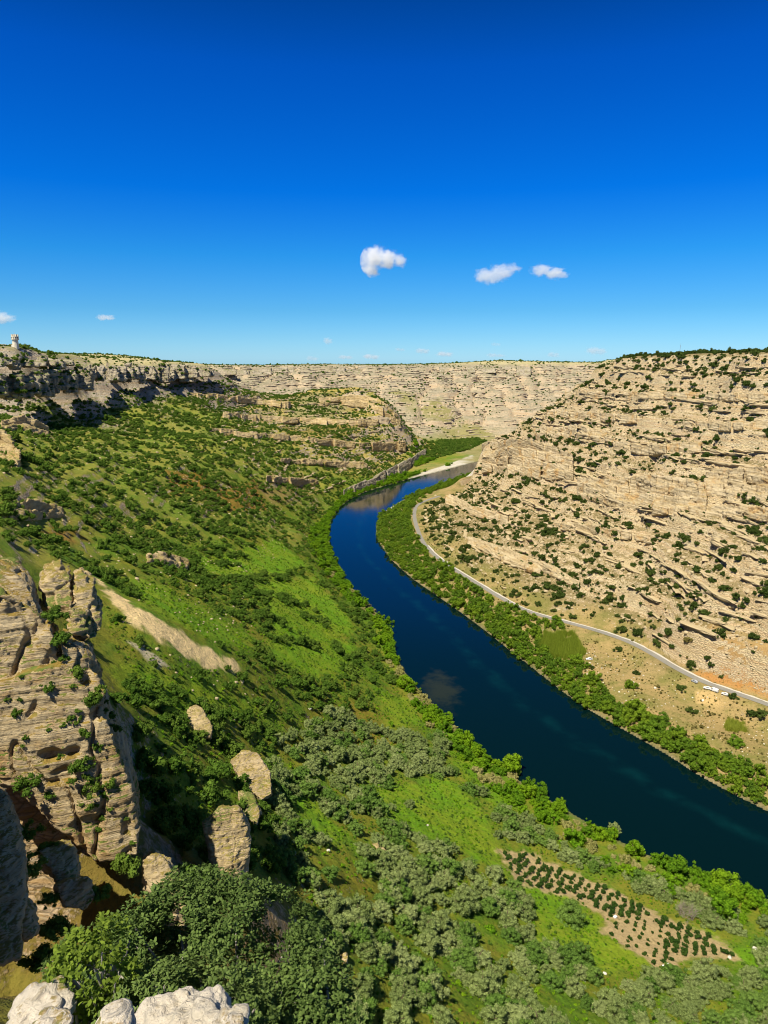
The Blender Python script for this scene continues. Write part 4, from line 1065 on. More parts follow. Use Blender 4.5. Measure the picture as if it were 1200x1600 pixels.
R_BOULD = rock_mat("boulder_rock", (.48, .42, .31), (.57, .50, .39), (.27, .22, .15), (.50, .43, .31), (.18, .11, .012), .85, .8, 5.0, gthr=.22)
R_WHITE = rock_mat("pale_stone", (.58, .53, .42), (.70, .66, .56), (.32, .28, .2), (.5, .44, .3), (.2, .18, .04), .25, .5, 1.6)

def remesh(V_list, voxel, name):
    bm = bmesh.new()
    for V in V_list:
        vs = [bm.verts.new(tuple(q)) for q in V]
        r = bmesh.ops.convex_hull(bm, input=vs)
        bmesh.ops.delete(bm, geom=[q for q in set(r.get('geom_interior', []) + r.get('geom_unused', [])) if isinstance(q, bmesh.types.BMVert)], context='VERTS')
    bmesh.ops.recalc_face_normals(bm, faces=bm.faces)
    me = bpy.data.meshes.new(name); bm.to_mesh(me); bm.free()
    o = bpy.data.objects.new(name + "_hull", me); COL.objects.link(o)
    md = o.modifiers.new("r", 'REMESH'); md.mode = 'VOXEL'; md.voxel_size = voxel; md.use_smooth_shade = True
    ms = o.modifiers.new("s", 'SMOOTH'); ms.iterations = 4; ms.factor = .6
    dg = bpy.context.evaluated_depsgraph_get(); dg.update()
    m2 = bpy.data.meshes.new_from_object(o.evaluated_get(dg)); m2.name = name
    bpy.data.objects.remove(o, do_unlink=True); bpy.data.meshes.remove(me)
    return m2
def carve(me, seed, T=1.6, A_layer=.5, A_big=.9, A_fine=.25, A_crack=.5, size=1.0, dip=(.05, -.03), dents=()):
    k = len(me.vertices); co = np.zeros(k * 3, np.float32); me.vertices.foreach_get("co", co); co = co.reshape(-1, 3).astype(float)
    nr = np.zeros(k * 3, np.float32); me.vertices.foreach_get("normal", nr); nr = nr.reshape(-1, 3)
    s = size; sd = np.array([seed * 13.7, seed * 7.1, seed * 3.3])
    w = fbm3(co / (9 * s) + sd, 3, seed)
    q = (co[:, 2] + dip[0] * co[:, 0] + dip[1] * co[:, 1] + w * 1.6 * s) / (T * s)
    lay = np.tanh(2.5 * noise2(q * 1.0, co[:, 0] / (30 * s) + co[:, 1] / (34 * s), seed + 1)) + .55 * np.tanh(3 * noise2(q * 2.7, co[:, 0] / (14 * s) + co[:, 1] / (12 * s), seed + 2))
    hz = np.column_stack([co[:, 0], co[:, 1], co[:, 2] * .22]) / (5.5 * s) + sd
    crack = np.clip(1 - np.abs(noise3(hz + w[:, None] * .5, seed + 3)) * 11, 0, 1)
    big = fbm3(co / (6 * s) + sd, 3, seed + 4); fine = fbm3(co / (1.1 * s) + sd, 4, seed + 5, .6)
    blk = np.abs(noise3(co / (2.4 * s) + sd, seed + 6))
    side = np.sqrt(np.clip(1 - nr[:, 2] ** 2, 0, 1)) * .85 + .15
    stp = lambda a_, k_: (np.floor(a_ * k_) + sstep(.35, .65, a_ * k_ - np.floor(a_ * k_))) / k_
    big = .35 * big + .65 * stp(big + .12 * fine, 3.2); jt = stp(noise3(np.column_stack([co[:, 0], co[:, 1], co[:, 2] * .5]) / (2.0 * s) + sd, seed + 8), 2.6)
    fine = fine + .9 * jt
    d = (A_layer * lay * side + A_big * big + A_fine * fine + A_fine * 1.2 * (blk - .3) - A_crack * crack * side) * s
    for q_, r_, dp in dents:
        dd = np.linalg.norm((co - q_) * np.array([.55, .55, 1.0]), axis=1); d = d - dp * sstep(r_, r_ * .45, dd)
    co += nr * d[:, None]
    me.vertices.foreach_set("co", co.astype(np.float32).ravel()); me.update()
def PH(u, v, h):
    k = ray(u, v); return k * (h / math.hypot(k[0], k[1])) + np.array([0, 0, CAMZ])
def chunk(outline, depth, back=(0, 0)):
    """front outline as (u, v, horizontal distance); the block runs `depth` metres back into the hill"""
    V = []
    for u, v, h in outline:
        a = PH(u, v, h); d = a.copy(); d[2] = 0; d /= np.linalg.norm(d)
        V += [a, a + d * depth + np.array([back[0], 0, back[1]])]
    return V
def centred(me):
    k = len(me.vertices); co = np.zeros(k * 3, np.float32); me.vertices.foreach_get("co", co); co = co.reshape(-1, 3)
    c0 = co.mean(0); c0[2] = co[:, 2].min(); me.vertices.foreach_set("co", (co - c0).ravel()); me.update(); return c0
def rock_thing(name, chunks, voxel, mat, label, category, seed, size=1.0, group=None, **kw):
    me = remesh(chunks, voxel, name); carve(me, seed, size=size, **kw)
    c0 = centred(me); o = link(name, me, loc=Vector(c0), mat=mat); tag(o, label, category, group); return o

H = 108
main = [chunk([(-60,1080,112),(0,1078,111),(40,1052,111),(95,1040,110),(140,1078,108),(165,1120,107),(178,1180,106),(205,1235,104),(220,1290,103),(214,1338,101),(150,1350,101),(112,1312,102),(70,1262,104),(60,1200,107),(42,1150,109),(-60,1160,112)], 14),
        chunk([(-60,1060,113),(44,1062,112),(52,1110,111),(38,1180,110),(48,1215,109),(10,1235,108),(-60,1240,108)], 10),
        chunk([(-60,940,117),(0,928,116),(40,940,116),(60,962,115),(70,985,114),(66,1015,113),(100,1040,112),(95,1062,111),(-60,1090,113)], 16),
        chunk([(60,1000,113),(78,978,113),(84,1000,112),(76,1018,112)], 4),
        chunk([(100,1010,112),(125,1020,111),(128,1075,110),(100,1062,110)], 9),
        chunk([(128,1018,112),(148,1040,111),(163,1085,108),(160,1118,107),(132,1082,109)], 9),
        chunk([(-60,885,124),(0,886,123),(30,902,121),(52,925,119),(60,955,117),(-60,955,118)], 10)]
rock_thing("cliff", main, .24, R_CLIFF, "tall layered tan cliff face with ochre grass ledges, filling the left edge", "cliff", 1, 1.0, T=.9, A_layer=.13, A_big=.75, A_fine=.16, A_crack=1.1, dents=[(PH(80, 1176, 107), 1.3, 1.6), (PH(112, 1172, 106.5), 1.1, 1.4), (PH(135, 1192, 106), .6, .8), (PH(100, 1215, 104), 1.6, 1.0), (PH(135, 1290, 102), 1.5, .8)])
rock_thing("rock_buttress", [chunk([(66,915,127),(80,905,127),(112,903,127),(113,955,123),(95,968,122),(74,962,123)], 9), chunk([(70,890,132),(95,882,132),(100,898,130),(72,904,130)], 4)], .22, R_GREY, "square grey rock block with an ochre grass top, left of the narrow dark cleft", "rock", 2, .8, A_crack=.9)
rock_thing("rock_buttress", [chunk([(117,908,127),(130,903,128),(143,914,127),(146,930,125),(160,985,121),(140,1000,119),(118,965,121)], 8), chunk([(108,950,120),(135,965,119),(140,1005,117),(112,990,117)], 6)], .22, R_GREY, "pale grey rock tower right of the dark cleft, heading the scree run", "rock", 3, .8, A_crack=.9)
specs = [
 ("rock_outcrop", [[(318,1285,118),(345,1262,119),(372,1262,119),(388,1290,118),(390,1318,117),(384,1350,115),(362,1375,113),(340,1368,114),(326,1330,116)]], 8, "large rounded tan outcrop with pitted face beside dark bushes, right of the cliff foot", 4),
 ("rock_outcrop", [[(360,1185,133),(380,1172,134),(402,1175,134),(422,1205,132),(425,1240,130),(408,1250,130),(375,1222,132)], [(372,1235,131),(395,1238,130),(408,1268,128),(400,1288,127),(382,1276,128)]], 7, "tall narrow pale outcrop standing among round trees above the larger pitted outcrop", 5),
 ("rock_outcrop", [[(292,1108,150),(305,1100,151),(318,1108,150),(332,1135,148),(330,1152,147),(312,1150,147),(296,1135,149)]], 6, "pointed tan outcrop with an ochre grassy ledge beside the upper bushes", 6),
 ("rock_outcrop", [[(222,1345,99),(242,1335,100),(262,1345,99),(280,1368,97),(293,1390,95),(290,1408,94),(262,1412,94),(235,1385,96)]], 6, "wedge of tan rock under a steep patch of ochre grass, just above the broad-leaved tree", 7),
 ("rock_outcrop", [[(60,1330,94),(85,1318,95),(110,1316,95),(123,1350,93),(120,1378,91),(92,1382,91),(70,1362,93)]], 6, "blocky tan rock below the cliff on the edge of the dark gully", 8),
 ("rock_outcrop", [[(88,1388,88),(108,1372,89),(140,1376,88),(150,1402,87),(132,1424,86),(102,1420,86)]], 5, "low tan rock with brown grass top at the left end of the broad-leaved tree", 9),
 ("rock_outcrop", [[(22,1412,80),(40,1405,80),(54,1425,79),(58,1460,77),(40,1470,77),(26,1445,78)]], 5, "small brown rock half in shadow at the left edge of the gully", 10),
 ("rock_outcrop", [[(-60,1225,92),(8,1232,90),(34,1300,86),(40,1400,80),(30,1500,74),(-60,1520,74)]], 12, "dark shadowed rock wall at the left edge below the cliff", 11),
 ("rock_outcrop", [[(588,1325,196),(600,1322,196),(608,1335,195),(604,1346,195),(592,1340,195)], [(580,1318,198),(592,1316,198),(590,1326,197)]], 3, "small whitish rock rib showing between trees in the middle of the wood", 12),
 ("rock_outcrop", [[(600,1370,188),(606,1368,188),(613,1388,186),(608,1394,186)]], 2.5, "thin grey rock blade standing in a dry grass gap in the wood", 13),
 ("rock_outcrop", [[(624,1380,188),(630,1380,188),(633,1398,186),(628,1400,186)]], 2.0, "thin pale rock blade, the right one of a pair in the dry grass gap", 15),
 ("rock_outcrop", [[(532,1490,150),(541,1488,150),(543,1504,149),(536,1508,149)]], 2.5, "small pale rock showing between tree crowns right of the broad-leaved tree", 14),
]
for nm, chs, dep, lab, sd in specs:
    out_ = []
    for c0 in chs:
        if sd in (4, 7, 8, 9, 10, 11):
            vb = max(q[1] for q in c0); out_.append(chunk(c0 + ([(q[0], q[1] + 45, q[2] - 1.0) for q in c0 if q[1] > vb - 40] if sd in (4, 7) else []), dep, (0, -dep * .62))); continue
        us, vs = [q[0] for q in c0], [q[1] for q in c0]; um = sum(us) / len(us)
        lo_, hi_ = hit(max(um, 2), max(vs), 60), hit(max(um, 2), min(vs), 60)
        hb = np.hypot(lo_[0], lo_[1]); ht = max(hb, min(np.hypot(hi_[0], hi_[1]), hb * 1.12))
        out_.append(chunk([(u_, v_, hb + (ht - hb) * .5 * (max(vs) - v_) / (max(vs) - min(vs)) - hb * .004) for u_, v_, _ in c0], hb * .035, (0, -hb * .03)))
        hm = hb
    if sd in (4, 7, 8, 9, 10, 11): hm = np.mean([c_[2] for c_ in chs[0]])
    rock_thing(nm, out_, max(.18, hm / 640), R_CLIFF if sd == 11 else R_BIG if hm > 190 else R_GREY, lab, "rock", sd, .55 if hm < 200 else 1.2, A_layer=.22, A_big=1.2, A_fine=.35)
# rock mass added on the left, mostly out of view, to shade the gully
rock_thing("gully_shade_wall", [[(-43,50,92),(-49,73,98),(-70,72,98),(-62,44,92),(-44,52,168),(-49,69,170),(-62,68,172),(-58,48,170)]], .5, R_CLIFF, "unseen rock wall at the far left, added to throw shadow into the gully", "cliff", 31, 1.0)
# boulders right under the viewpoint
def boulder(name, pts, voxel, label, seed, mat=R_BOULD, size=.16, **kw):
    return rock_thing(name, [[np.array(q) for q in pts]], voxel, mat, label, "boulder", seed, size, **kw)
def bpts(u0, v0, u1, v1, d, thick, seed, n=26):
    """rounded block whose outline spans the pixel box at distance d"""
    g = np.random.default_rng(seed); c0 = PD((u0 + u1) / 2, (v0 + v1) / 2, d + thick * .5)
    hx = (u1 - u0) / 2 * d / FPX; hz = (v1 - v0) / 2 * d / FPX * 1.1
    v = g.normal(size=(n, 3)); v /= np.linalg.norm(v, axis=1)[:, None]
    v = np.sign(v) * np.abs(v) ** .75
    return [c0 + q * np.array([hx * .8, thick * .5, hz * .8]) for q in v]
boulder("boulder", bpts(172, 1572, 388, 1830, 13.0, 2.4, 1), .045, "big whitish boulder with brown moss on its near side, under the broad-leaved tree", 41, A_big=1.4, A_layer=.5, A_fine=.4, A_crack=.5)
boulder("boulder", bpts(150, 1592, 205, 1690, 12.4, 1.0, 2), .035, "small whitish boulder leaning on the left of the mossy one", 42, A_big=1.2)
boulder("boulder", bpts(18, 1562, 108, 1610, 17.0, 1.6, 3), .05, "pale rounded boulder at the left with dark shade beneath it", 43, A_big=1.4)
boulder("boulder", bpts(14, 1602, 112, 1690, 13.5, 1.4, 4), .045, "pale boulder at the bottom left corner, cut by the edge of the view", 44, A_big=1.2)
boulder("boulder", bpts(330, 1586, 395, 1680, 12.2, 1.0, 5), .04, "small pale boulder at the right end of the mossy one", 45, A_big=1.2)
# pale stones that can be picked out on the slope and in the fields
STONE_M = []
for i in range(4):
    g = np.random.default_rng(700 + i); v = ICO3[0] * np.array([1, .75, .6]) * (1 + .28 * fbm3(ICO3[0] * 1.3 + i * 9, 3, i))[:, None]
    v = np.clip(v, -.78, .78) * (1 + .06 * noise3(ICO3[0] * 5 + i, 3))[:, None]; v[:, 2] = np.maximum(v[:, 2], -.3)
    STONE_M.append(mesh_from("stone", v, ICO3[1], True)); STONE_M[-1].materials.append(R_WHITE)
stones = []
for u, v, d, lab in [(1180,1484,3.0,"large white rock on the grass at the right edge beyond the sapling plot"),(1140,1497,2.2,"white rock at the river-side corner of the sapling plot"),(562,1168,2.4,"white rock on the olive grass above the wood"),(484,1108,2.6,"pair of whitish stones seen as one on the upper olive grass"),
                     (668,1290,1.5,"small white stone in the grassy clearing inside the wood"),(828,1580,2.4,"pale stone in the grass near the bottom edge"),(513,1330,1.8,"small white stone on the narrow grass strip beside the wood"),(458,1335,2.6,"grey-tan stone at the left end of the narrow grass strip"),
                     (415,1105,2.2,"white stone among the low bushes at mid slope"),(945,1522,2.0,"whitish stone on the olive grass below the sapling plot")]:
    q = hit(u, v)
    o = link("stone", STONE_M[len(stones) % 4]); o.location = (q[0], q[1], q[2] + .1 * d); o.scale = (d * .36,) * 3; o.rotation_euler = (0, 0, random.uniform(0, 6)); tag(o, lab, "rock", "single pale stones"); stones.append(o)
# rubble strewn over the slopes
def rubble(name, reg, spacing, dens, mu, sg, mat, seed, label, lo=.35, hi=3.0):
    xy = poisson(reg, spacing, dens, 3, seed); xy = xy[keep_off(xy, 6, 6) & ~in_clear(xy, [SCREE])]; p = on_ground(xy); g = np.random.default_rng(seed)
    s = np.clip(g.lognormal(math.log(mu), sg, len(p)), lo, hi); ok = visible(p, 1.0, 6); p, s = p[ok], s[ok]
    pr = []
    for i, q in enumerate(STONE_M[:3]):
        c0 = recolour(q, mat); pr.append(c0)
    o = scatter_stuff(name, p, s, [_proto(c0) for c0 in pr], seed, .25); tag(o, label, "rubble"); print(name, len(p)); return o
_pc = bpy.data.collections.new("stone_shapes")
def _proto(me):
    o = bpy.data.objects.new(me.name, me); _pc.objects.link(o); return o
R_RUB = rock_mat("rubble_rock", (.36, .28, .15), (.52, .42, .26), (.26, .19, .10), (.48, .32, .13), (.2, .15, .03), .1, .8, 1.2)
rubble("rubble", px_poly([(1210,1090),(1080,1045),(950,975),(800,930),(700,870),(655,810),(680,775),(745,740),(765,692),(850,640),(905,605),(955,572),(1210,560)], 60), 2.6,
       lambda x, y: np.clip(.45 + 1.0 * fbm2(x / 30, y / 30, 3, 501), .05, 1) * (.25 + .75 * sstep(18, 45, surf_h(x, y))), .75, .5, R_RUB, 81, "tan rubble and broken blocks covering the right hill")
rubble("slope_rubble", px_poly([(-30,640),(330,600),(560,620),(640,690),(520,780),(400,900),(400,1120),(240,1150),(150,900),(-30,830)], 60), 3.4,
       lambda x, y: np.clip(.03 + 1.1 * fbm2(x / 22, y / 22, 3, 503), .004, 1), .45, .45, R_RUB, 82, "pale stones strewn over the green slope")
rubble("bank_rubble", px_poly([(800,960),(1000,1030),(1210,1120),(1210,1230),(1080,1190),(900,1060)], 60), 2.6, lambda x, y: np.clip(.12 + .8 * fbm2(x / 15, y / 15, 3, 505), .01, 1), .35, .4, R_WHITE, 83, "scattered pale stones on the dry ground below the road", .15, 1.0)
# ledges of bedded rock that stand out of the slopes and shade what is under them
SLAB = []
for i in range(6):
    bm = bmesh.new(); bmesh.ops.create_cube(bm, size=2.0); bmesh.ops.subdivide_edges(bm, edges=bm.edges[:], cuts=7, use_grid_fill=True)
    v = np.array([q.co[:] for q in bm.verts]); f = np.array([[q.index for q in t.verts] for t in bm.faces]); bm.free()
    s = np.array([2.2, 1.0, .9]); r = v * (1 - .10 * (np.abs(v) ** 6).sum(1, keepdims=True) / 3)
    nz_ = np.column_stack([fbm3(v * s * .9 + i * 7 + a * 31, 3, 60 + i + a) for a in range(3)])
    r = r + nz_ * np.array([.35, .75, .45]); r[:, 1] += .35 * np.sin(v[:, 0] * 1.3 + i) ; r[:, 2] -= .25 * np.clip(-v[:, 2], 0, 1) * np.clip(v[:, 1], 0, 1)
    r[:, 1] -= .35 * (v[:, 2] < -.3) * (v[:, 1] > .3); r[:, 2] *= 1 - .55 * np.abs(v[:, 0]) ** 3
    SLAB.append(mesh_from("ledge", r, f, True))
def ledges(name, reg, n, step, lrange, hrange, mat, seed, label, thr=0.0, dens=None, lift=.38, out=.28):
    g = np.random.default_rng(seed); reg = np.asarray(reg); lo, hi = reg.min(0), reg.max(0)
    xy = g.uniform(lo, hi, (n * 4, 2)); xy = xy[in_poly(xy[:, 0], xy[:, 1], reg)]
    e = 3.0
    for _ in range(2):
        h = surf_h(xy[:, 0], xy[:, 1]); gx = (surf_h(xy[:, 0] + e, xy[:, 1]) - surf_h(xy[:, 0] - e, xy[:, 1])) / (2 * e); gy = (surf_h(xy[:, 0], xy[:, 1] + e) - surf_h(xy[:, 0], xy[:, 1] - e)) / (2 * e)
        gm = np.hypot(gx, gy) + 1e-3
        q = h + 7 * fbm2(xy[:, 0] / 110, xy[:, 1] / 110, 2, seed) + xy[:, 0] * .014; lev = np.round(q / step); mv = np.clip((lev * step - q) / gm, -9, 9)
        xy = xy + np.column_stack([gx, gy]) / gm[:, None] * mv[:, None]
    e2 = 16.0; gx2 = surf_h(xy[:, 0] + e2, xy[:, 1]) - surf_h(xy[:, 0] - e2, xy[:, 1]); gy2 = surf_h(xy[:, 0], xy[:, 1] + e2) - surf_h(xy[:, 0], xy[:, 1] - e2)
    tang = np.arctan2(gx2, -gy2)                      # local +Y of the slab points downhill
    run = noise2(xy[:, 0] / 42 + lev * 3.7, xy[:, 1] / 42, seed + 5) + .5 * noise2(xy[:, 0] / 15, xy[:, 1] / 15 + lev, seed + 6)
    m = (run > thr) & (gm > .18) & in_poly(xy[:, 0], xy[:, 1], reg) & keep_off(xy, 7, 8)
    if dens is not None: m &= g.random(len(xy)) < dens(xy[:, 0], xy[:, 1])
    ix = np.where(m)[0][:n * 2]; xy, tang, gx, gy, gm, run = xy[ix], tang[ix], gx[ix], gy[ix], gm[ix], run[ix]
    k = len(ix); L = g.uniform(*lrange, k) * (1 + .6 * np.clip(run, 0, 1)); Hh = g.uniform(*hrange, k) ** 1.0; D = Hh * g.uniform(1.3, 2.2, k)
    down = -np.column_stack([gx, gy]) / gm[:, None]
    xy = xy + down * (D * out)[:, None]; p = on_ground(xy); p[:, 2] += Hh * lift
    ok = visible(p, 2.0, 10); p, L, D, Hh, tang = p[ok], L[ok], D[ok], Hh[ok], tang[ok]
    rot = np.column_stack([g.normal(size=len(p)) * .06 - .05, g.normal(size=len(p)) * .05, tang + g.normal(size=len(p)) * .10])
    o = scatter_stuff(name, p, np.column_stack([L / 2, D / 2, Hh / 2]), [_proto(recolour(q, mat)) for q in SLAB], seed, rot=rot); tag(o, label, "rock ledges"); print(name, len(p)); return o
R_LEDGE = rock_mat("ledge_rock", (.39, .295, .155), (.53, .43, .265), (.22, .155, .08), (.48, .27, .09), (.2, .15, .03), .25, .9, .6)
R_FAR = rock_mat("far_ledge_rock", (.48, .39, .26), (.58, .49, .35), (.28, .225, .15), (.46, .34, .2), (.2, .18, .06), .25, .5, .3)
HILLREG = px_poly([(1215,1010),(1080,1000),(950,960),(800,905),(700,860),(660,815),(690,780),(745,742),(765,692),(850,640),(905,605),(955,575),(1215,565)], 60)
band = lambda x, y: .12 + .88 * sstep(-.15, .25, np.sin((surf_h(x, y) + 9 * fbm2(x / 90, y / 90, 2, 909)) / 38 * 6.28 + .6)) * (.2 + .8 * sstep(38, 72, surf_h(x, y)))
ledges("rock_ledges", HILLREG, 6500, 6.0, (7, 26), (.8, 2.4), R_LEDGE, 91, "tan bedded rock ledges running across the right hill", -.05, band)
ledges("rock_blocks", HILLREG, 1500, 3.1, (1.2, 3.2), (.5, 1.4), R_LEDGE, 92, "broken tan blocks between the ledges of the right hill", .05, band)
ledges("slope_ledges", px_poly([(330,605),(450,612),(560,612),(640,660),(655,695),(560,740),(510,770),(420,740),(350,690)], 60), 3400, 8.0, (7, 26), (.6, 1.5), R_LEDGE, 93, "pale rock ledges cropping out of the scrub slope and spur", .16, None, .12, .15)
ledges("far_ledges", np.array([[-520,1780],[-330,1560],[-100,1760],[300,1780],[900,1800],[950,2240],[-600,2240]]), 6500, 5.0, (6, 26), (.9, 2.6), R_FAR, 94, "pale rock beds crossing the far canyon wall", .02, lambda x, y: .25 + .75 * sstep(90, 165, surf_h(x, y)), .15, .2)
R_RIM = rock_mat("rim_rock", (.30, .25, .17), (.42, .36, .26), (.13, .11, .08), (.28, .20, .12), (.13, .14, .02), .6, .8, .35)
def rock_band(name, line, label, mat, seed, size=1.1, voxel=.7, lean=.35, over=.004, smin=60):
    """a continuous bed of rock standing out of the slope along a line of (u, top, bottom) sightings"""
    g = np.random.default_rng(seed); ch = []
    us = np.array([q[0] for q in line], float); tops = np.array([q[1] for q in line], float); bots = np.array([q[2] for q in line], float)
    nl = max(1, int(round(float((bots - tops).mean()) / 11.0)))
    for l in range(nl):
        u = us[0] - g.uniform(0, 4)
        while u < us[-1] - 2:
            w = g.uniform(7, 26) * (1 if nl < 3 else 1.2); a, b = max(u, us[0] - 2), min(u + w, us[-1] + 2); pts = []; ok = True; rec = g.uniform(-.004, .010)
            for uu in (a - 2, b + 2):
                T_, B_ = np.interp(uu, us, tops), np.interp(uu, us, bots)
                t_, b_ = T_ + (B_ - T_) * l / nl + g.uniform(-2.2, 2.2), T_ + (B_ - T_) * (l + 1) / nl + g.uniform(-1.0, 3.0)
                lo_, hi_, bb = hit(uu, b_, smin), hit(uu, t_, smin), hit(uu, B_, smin)
                if lo_ is None or hi_ is None or bb is None: ok = False; break
                h0 = np.hypot(*bb[:2]); hb = h0 + (min(np.hypot(*lo_[:2]), h0 * 1.1) - h0) * .72; ht = h0 + (max(h0, min(np.hypot(*hi_[:2]), h0 * 1.1)) - h0) * .72
                q = 1 - over + rec
                pts += [(uu, b_, hb * q), (uu, t_, (hb + (ht - hb) * lean) * q)]
            if ok: ch.append(chunk(pts, h0 * .03, (0, -h0 * .010)))
            u += w * g.uniform(.7, .95)
    return rock_thing(name, ch, voxel, mat, label, "rock", seed, size, T=1.5, A_layer=.32, A_big=1.0, A_fine=.35, A_crack=1.0)
BANDS = [([(757,692,736),(800,684,740),(850,692,748),(892,706,748)], "stepped tan cliff nose of the right hill above the river bend"),
 ([(905,745,776),(960,750,792),(1010,740,802),(1060,746,806),(1100,754,800)], "broad pale rock shelf in the middle of the right hill"),
 ([(1105,738,775),(1150,728,778),(1215,732,788)], "tall pale rock shelf at the right edge of the hill"), ([(885,611,622),(960,613,625),(1040,612,624),(1130,613,625),(1215,616,628)], "long thin orange-stained ledge high across the right hill"),
 ([(858,640,651),(930,644,657),(1000,650,661)], "thin ledge on the upper left shoulder of the right hill"), ([(838,668,684),(900,664,684),(962,675,690)], "double ledge above the cliff nose of the right hill"),
 ([(1050,656,668),(1120,660,672),(1215,655,670)], "ledge under the long orange-stained one, right half of the hill"), ([(735,838,852),(800,862,884),(860,882,900),(902,906,918)], "low white bedded rocks just above the road, left part of the hill"),
 ([(1080,792,806),(1150,788,808),(1215,794,814)], "lowest pale ledge at the right edge of the hill"), ([(962,690,704),(1020,695,711),(1092,690,706)], "ledge in the centre of the right hill, right of the cliff nose"),
 ([(700,772,786),(740,790,806),(790,806,820)], "jagged rocks low on the hill left of the cliff nose"), ([(870,815,826),(940,822,836),(1010,838,848)], "thin bed of rock below the broad pale shelf")]
for i, (ln, lab) in enumerate(BANDS): rock_band("rock_band", ln, lab, R_LEDGE, 110 + i, 1.0)
SB = [([(232,866,880),(262,862,886),(292,872,890)], "curved pale ledge of rock ringed by dark bushes above the scree run"), ([(16,786,812),(50,778,814),(95,790,808)], "broad pale rock shelf near the left edge on the scrub slope"), ([(-30,662,700),(10,672,722),(28,706,742)], "tan layered rock wall at the left edge, in front of the scrub slope"), ([(5,654,672),(40,648,674),(72,664,684)], "tan broken ledges high on the scrub slope below the shaded rim"),
 ([(352,645,653),(430,650,659),(520,655,664),(588,656,666)], "long thin ledge across the upper part of the middle spur"), ([(330,668,676),(400,676,685),(480,682,691),(560,690,701),(630,690,704)], "longest ledge through the middle of the spur, ending over the river"),
 ([(420,742,752),(455,746,757),(492,748,757)], "short pale ledge low on the scrub slope near the bend"), ([(540,764,776),(585,744,758),(640,716,732),(662,700,711)], "dark low cliff along the river at the foot of the middle spur"),
 ([(300,612,620),(380,620,629),(450,628,637)], "pale ledge high on the slope left of the spur crest"),
 ([(440,715,722),(500,718,727),(570,722,732)], "thin ledge low on the spur above its river cliff"), ([(500,622,634),(550,616,632),(592,622,642),(622,650,668)], "crags round the crest of the middle spur")]
for i, (ln, lab) in enumerate(SB): rock_band("rock_band", ln, lab, R_RIM if "along the river" in lab else R_BIG, 140 + i, 1.2, 1.0, .3, .003)
# shaded cliffs along the left rim
def rim_cliff(us, vtop, vbot, ys, label, seed):
    g = np.random.default_rng(seed); ch = []
    for i in range(len(us) - 1):
        u0, u1 = us[i], us[i + 1]; t0, t1 = np.interp([u0, u1], *vtop), np.interp([u0, u1], *vbot)
        n_ = max(2, int((u1 - u0) / 9))
        for k in range(n_):
            a = u0 + (u1 - u0) * (k + g.uniform(-.6, .2)) / n_; b = a + 9 * g.uniform(.7, 2.4)
            ta, tb = np.interp((a + b) / 2, *vtop) + g.uniform(-2, 5), np.interp((a + b) / 2, *vbot) + g.uniform(-5, 3)
            h = np.interp((a + b) / 2, *ys) * g.uniform(.975, 1.005)
            ch.append(chunk([(a - 1, ta, h), (b + 1, ta + g.uniform(-1, 3), h), (b + 1.5, tb, h * .985), (a - 1.5, tb, h * .985)], 26))
    return rock_thing("rim_cliff", ch, 1.0, R_RIM, label, "cliff", seed, 2.2, T=2.0, A_layer=.55, A_big=1.1, A_fine=.55, A_crack=1.1)
YS = ([-60, 0, 70, 140, 200, 260, 330], [715, 728, 810, 935, 1085, 1225, 1345])
rim_cliff([-60, 20, 80, 150], ([-60, 20, 80, 150], [584, 586, 578, 582]), ([-60, 20, 80, 150], [622, 622, 618, 606]), YS, "dark shaded cliff band under the watch tower, above the scrub slope", 61)
rim_cliff([-60, 40, 110], ([-60, 0, 40, 110], [556, 554, 560, 562]), ([-60, 40, 110], [576, 574, 574]), ([-60, 0, 70, 140], [735, 748, 835, 970]), "broken grey crags just below the watch tower", 62)
rim_cliff([120, 180, 250, 330], ([120, 180, 250, 330], [571, 570, 569, 573]), ([120, 180, 250, 330], [590, 596, 597, 592]), ([70, 140, 200, 260, 330], [820, 960, 1110, 1255, 1380]), "grey fluted cliff band right of the watch tower, below the pale plateau", 63)
rim_cliff(list(range(340, 870, 60)), ([340, 450, 600, 750, 960], [579, 574, 573, 572, 572]), ([340, 450, 600, 750, 960], [590, 592, 588, 585, 586]), ([340, 450, 600, 960], [1965, 2215, 2245, 2245]), "line of grey fluted crags along the top of the far canyon wall", 64)
# bushes that cling to the rock faces
def cling(poly, n, keep, seed):
    """points found by sighting rock faces inside a photograph outline"""
    g = np.random.default_rng(seed); dg = bpy.context.evaluated_depsgraph_get(); dg.update(); poly = np.array(poly, float); out = []
    for _ in range(n):
        u, v = g.uniform(poly.min(0), poly.max(0))
        if not in_poly(np.array([u]), np.array([v]), poly)[0]: continue
        k = Vector(ray(u, v)).normalized(); ok, loc, nr, _i, ob, _m = scene.ray_cast(dg, Vector((0, 0, CAMZ)) + k * 45, k)
        if ok and ob.name.split(".")[0] in keep and nr.z > g.uniform(.05, .5): out.append(tuple(loc))
    return np.array(out).reshape(-1, 3)
g = np.random.default_rng(90)
rp = cling([(-5,548),(60,546),(130,562),(250,566),(330,574),(335,605),(250,612),(150,622),(-5,632)], 900, ("rim_cliff", "terrain"), 91)
o = scatter_stuff("rim_scrub", rp, g.lognormal(math.log(1.7), .4, len(rp)), protos_of(scrub)[:4], 92); tag(o, "dark bushes clinging to the shaded left rim", "scrub"); print("rim scrub", len(rp))
cpn = cling([(0,890),(60,890),(110,960),(160,1060),(210,1240),(210,1330),(150,1340),(60,1230),(0,1230)], 330, ("cliff", "rock_buttress"), 93)
cpn = cpn[np.argsort(cpn[:, 2])][::2][:46]
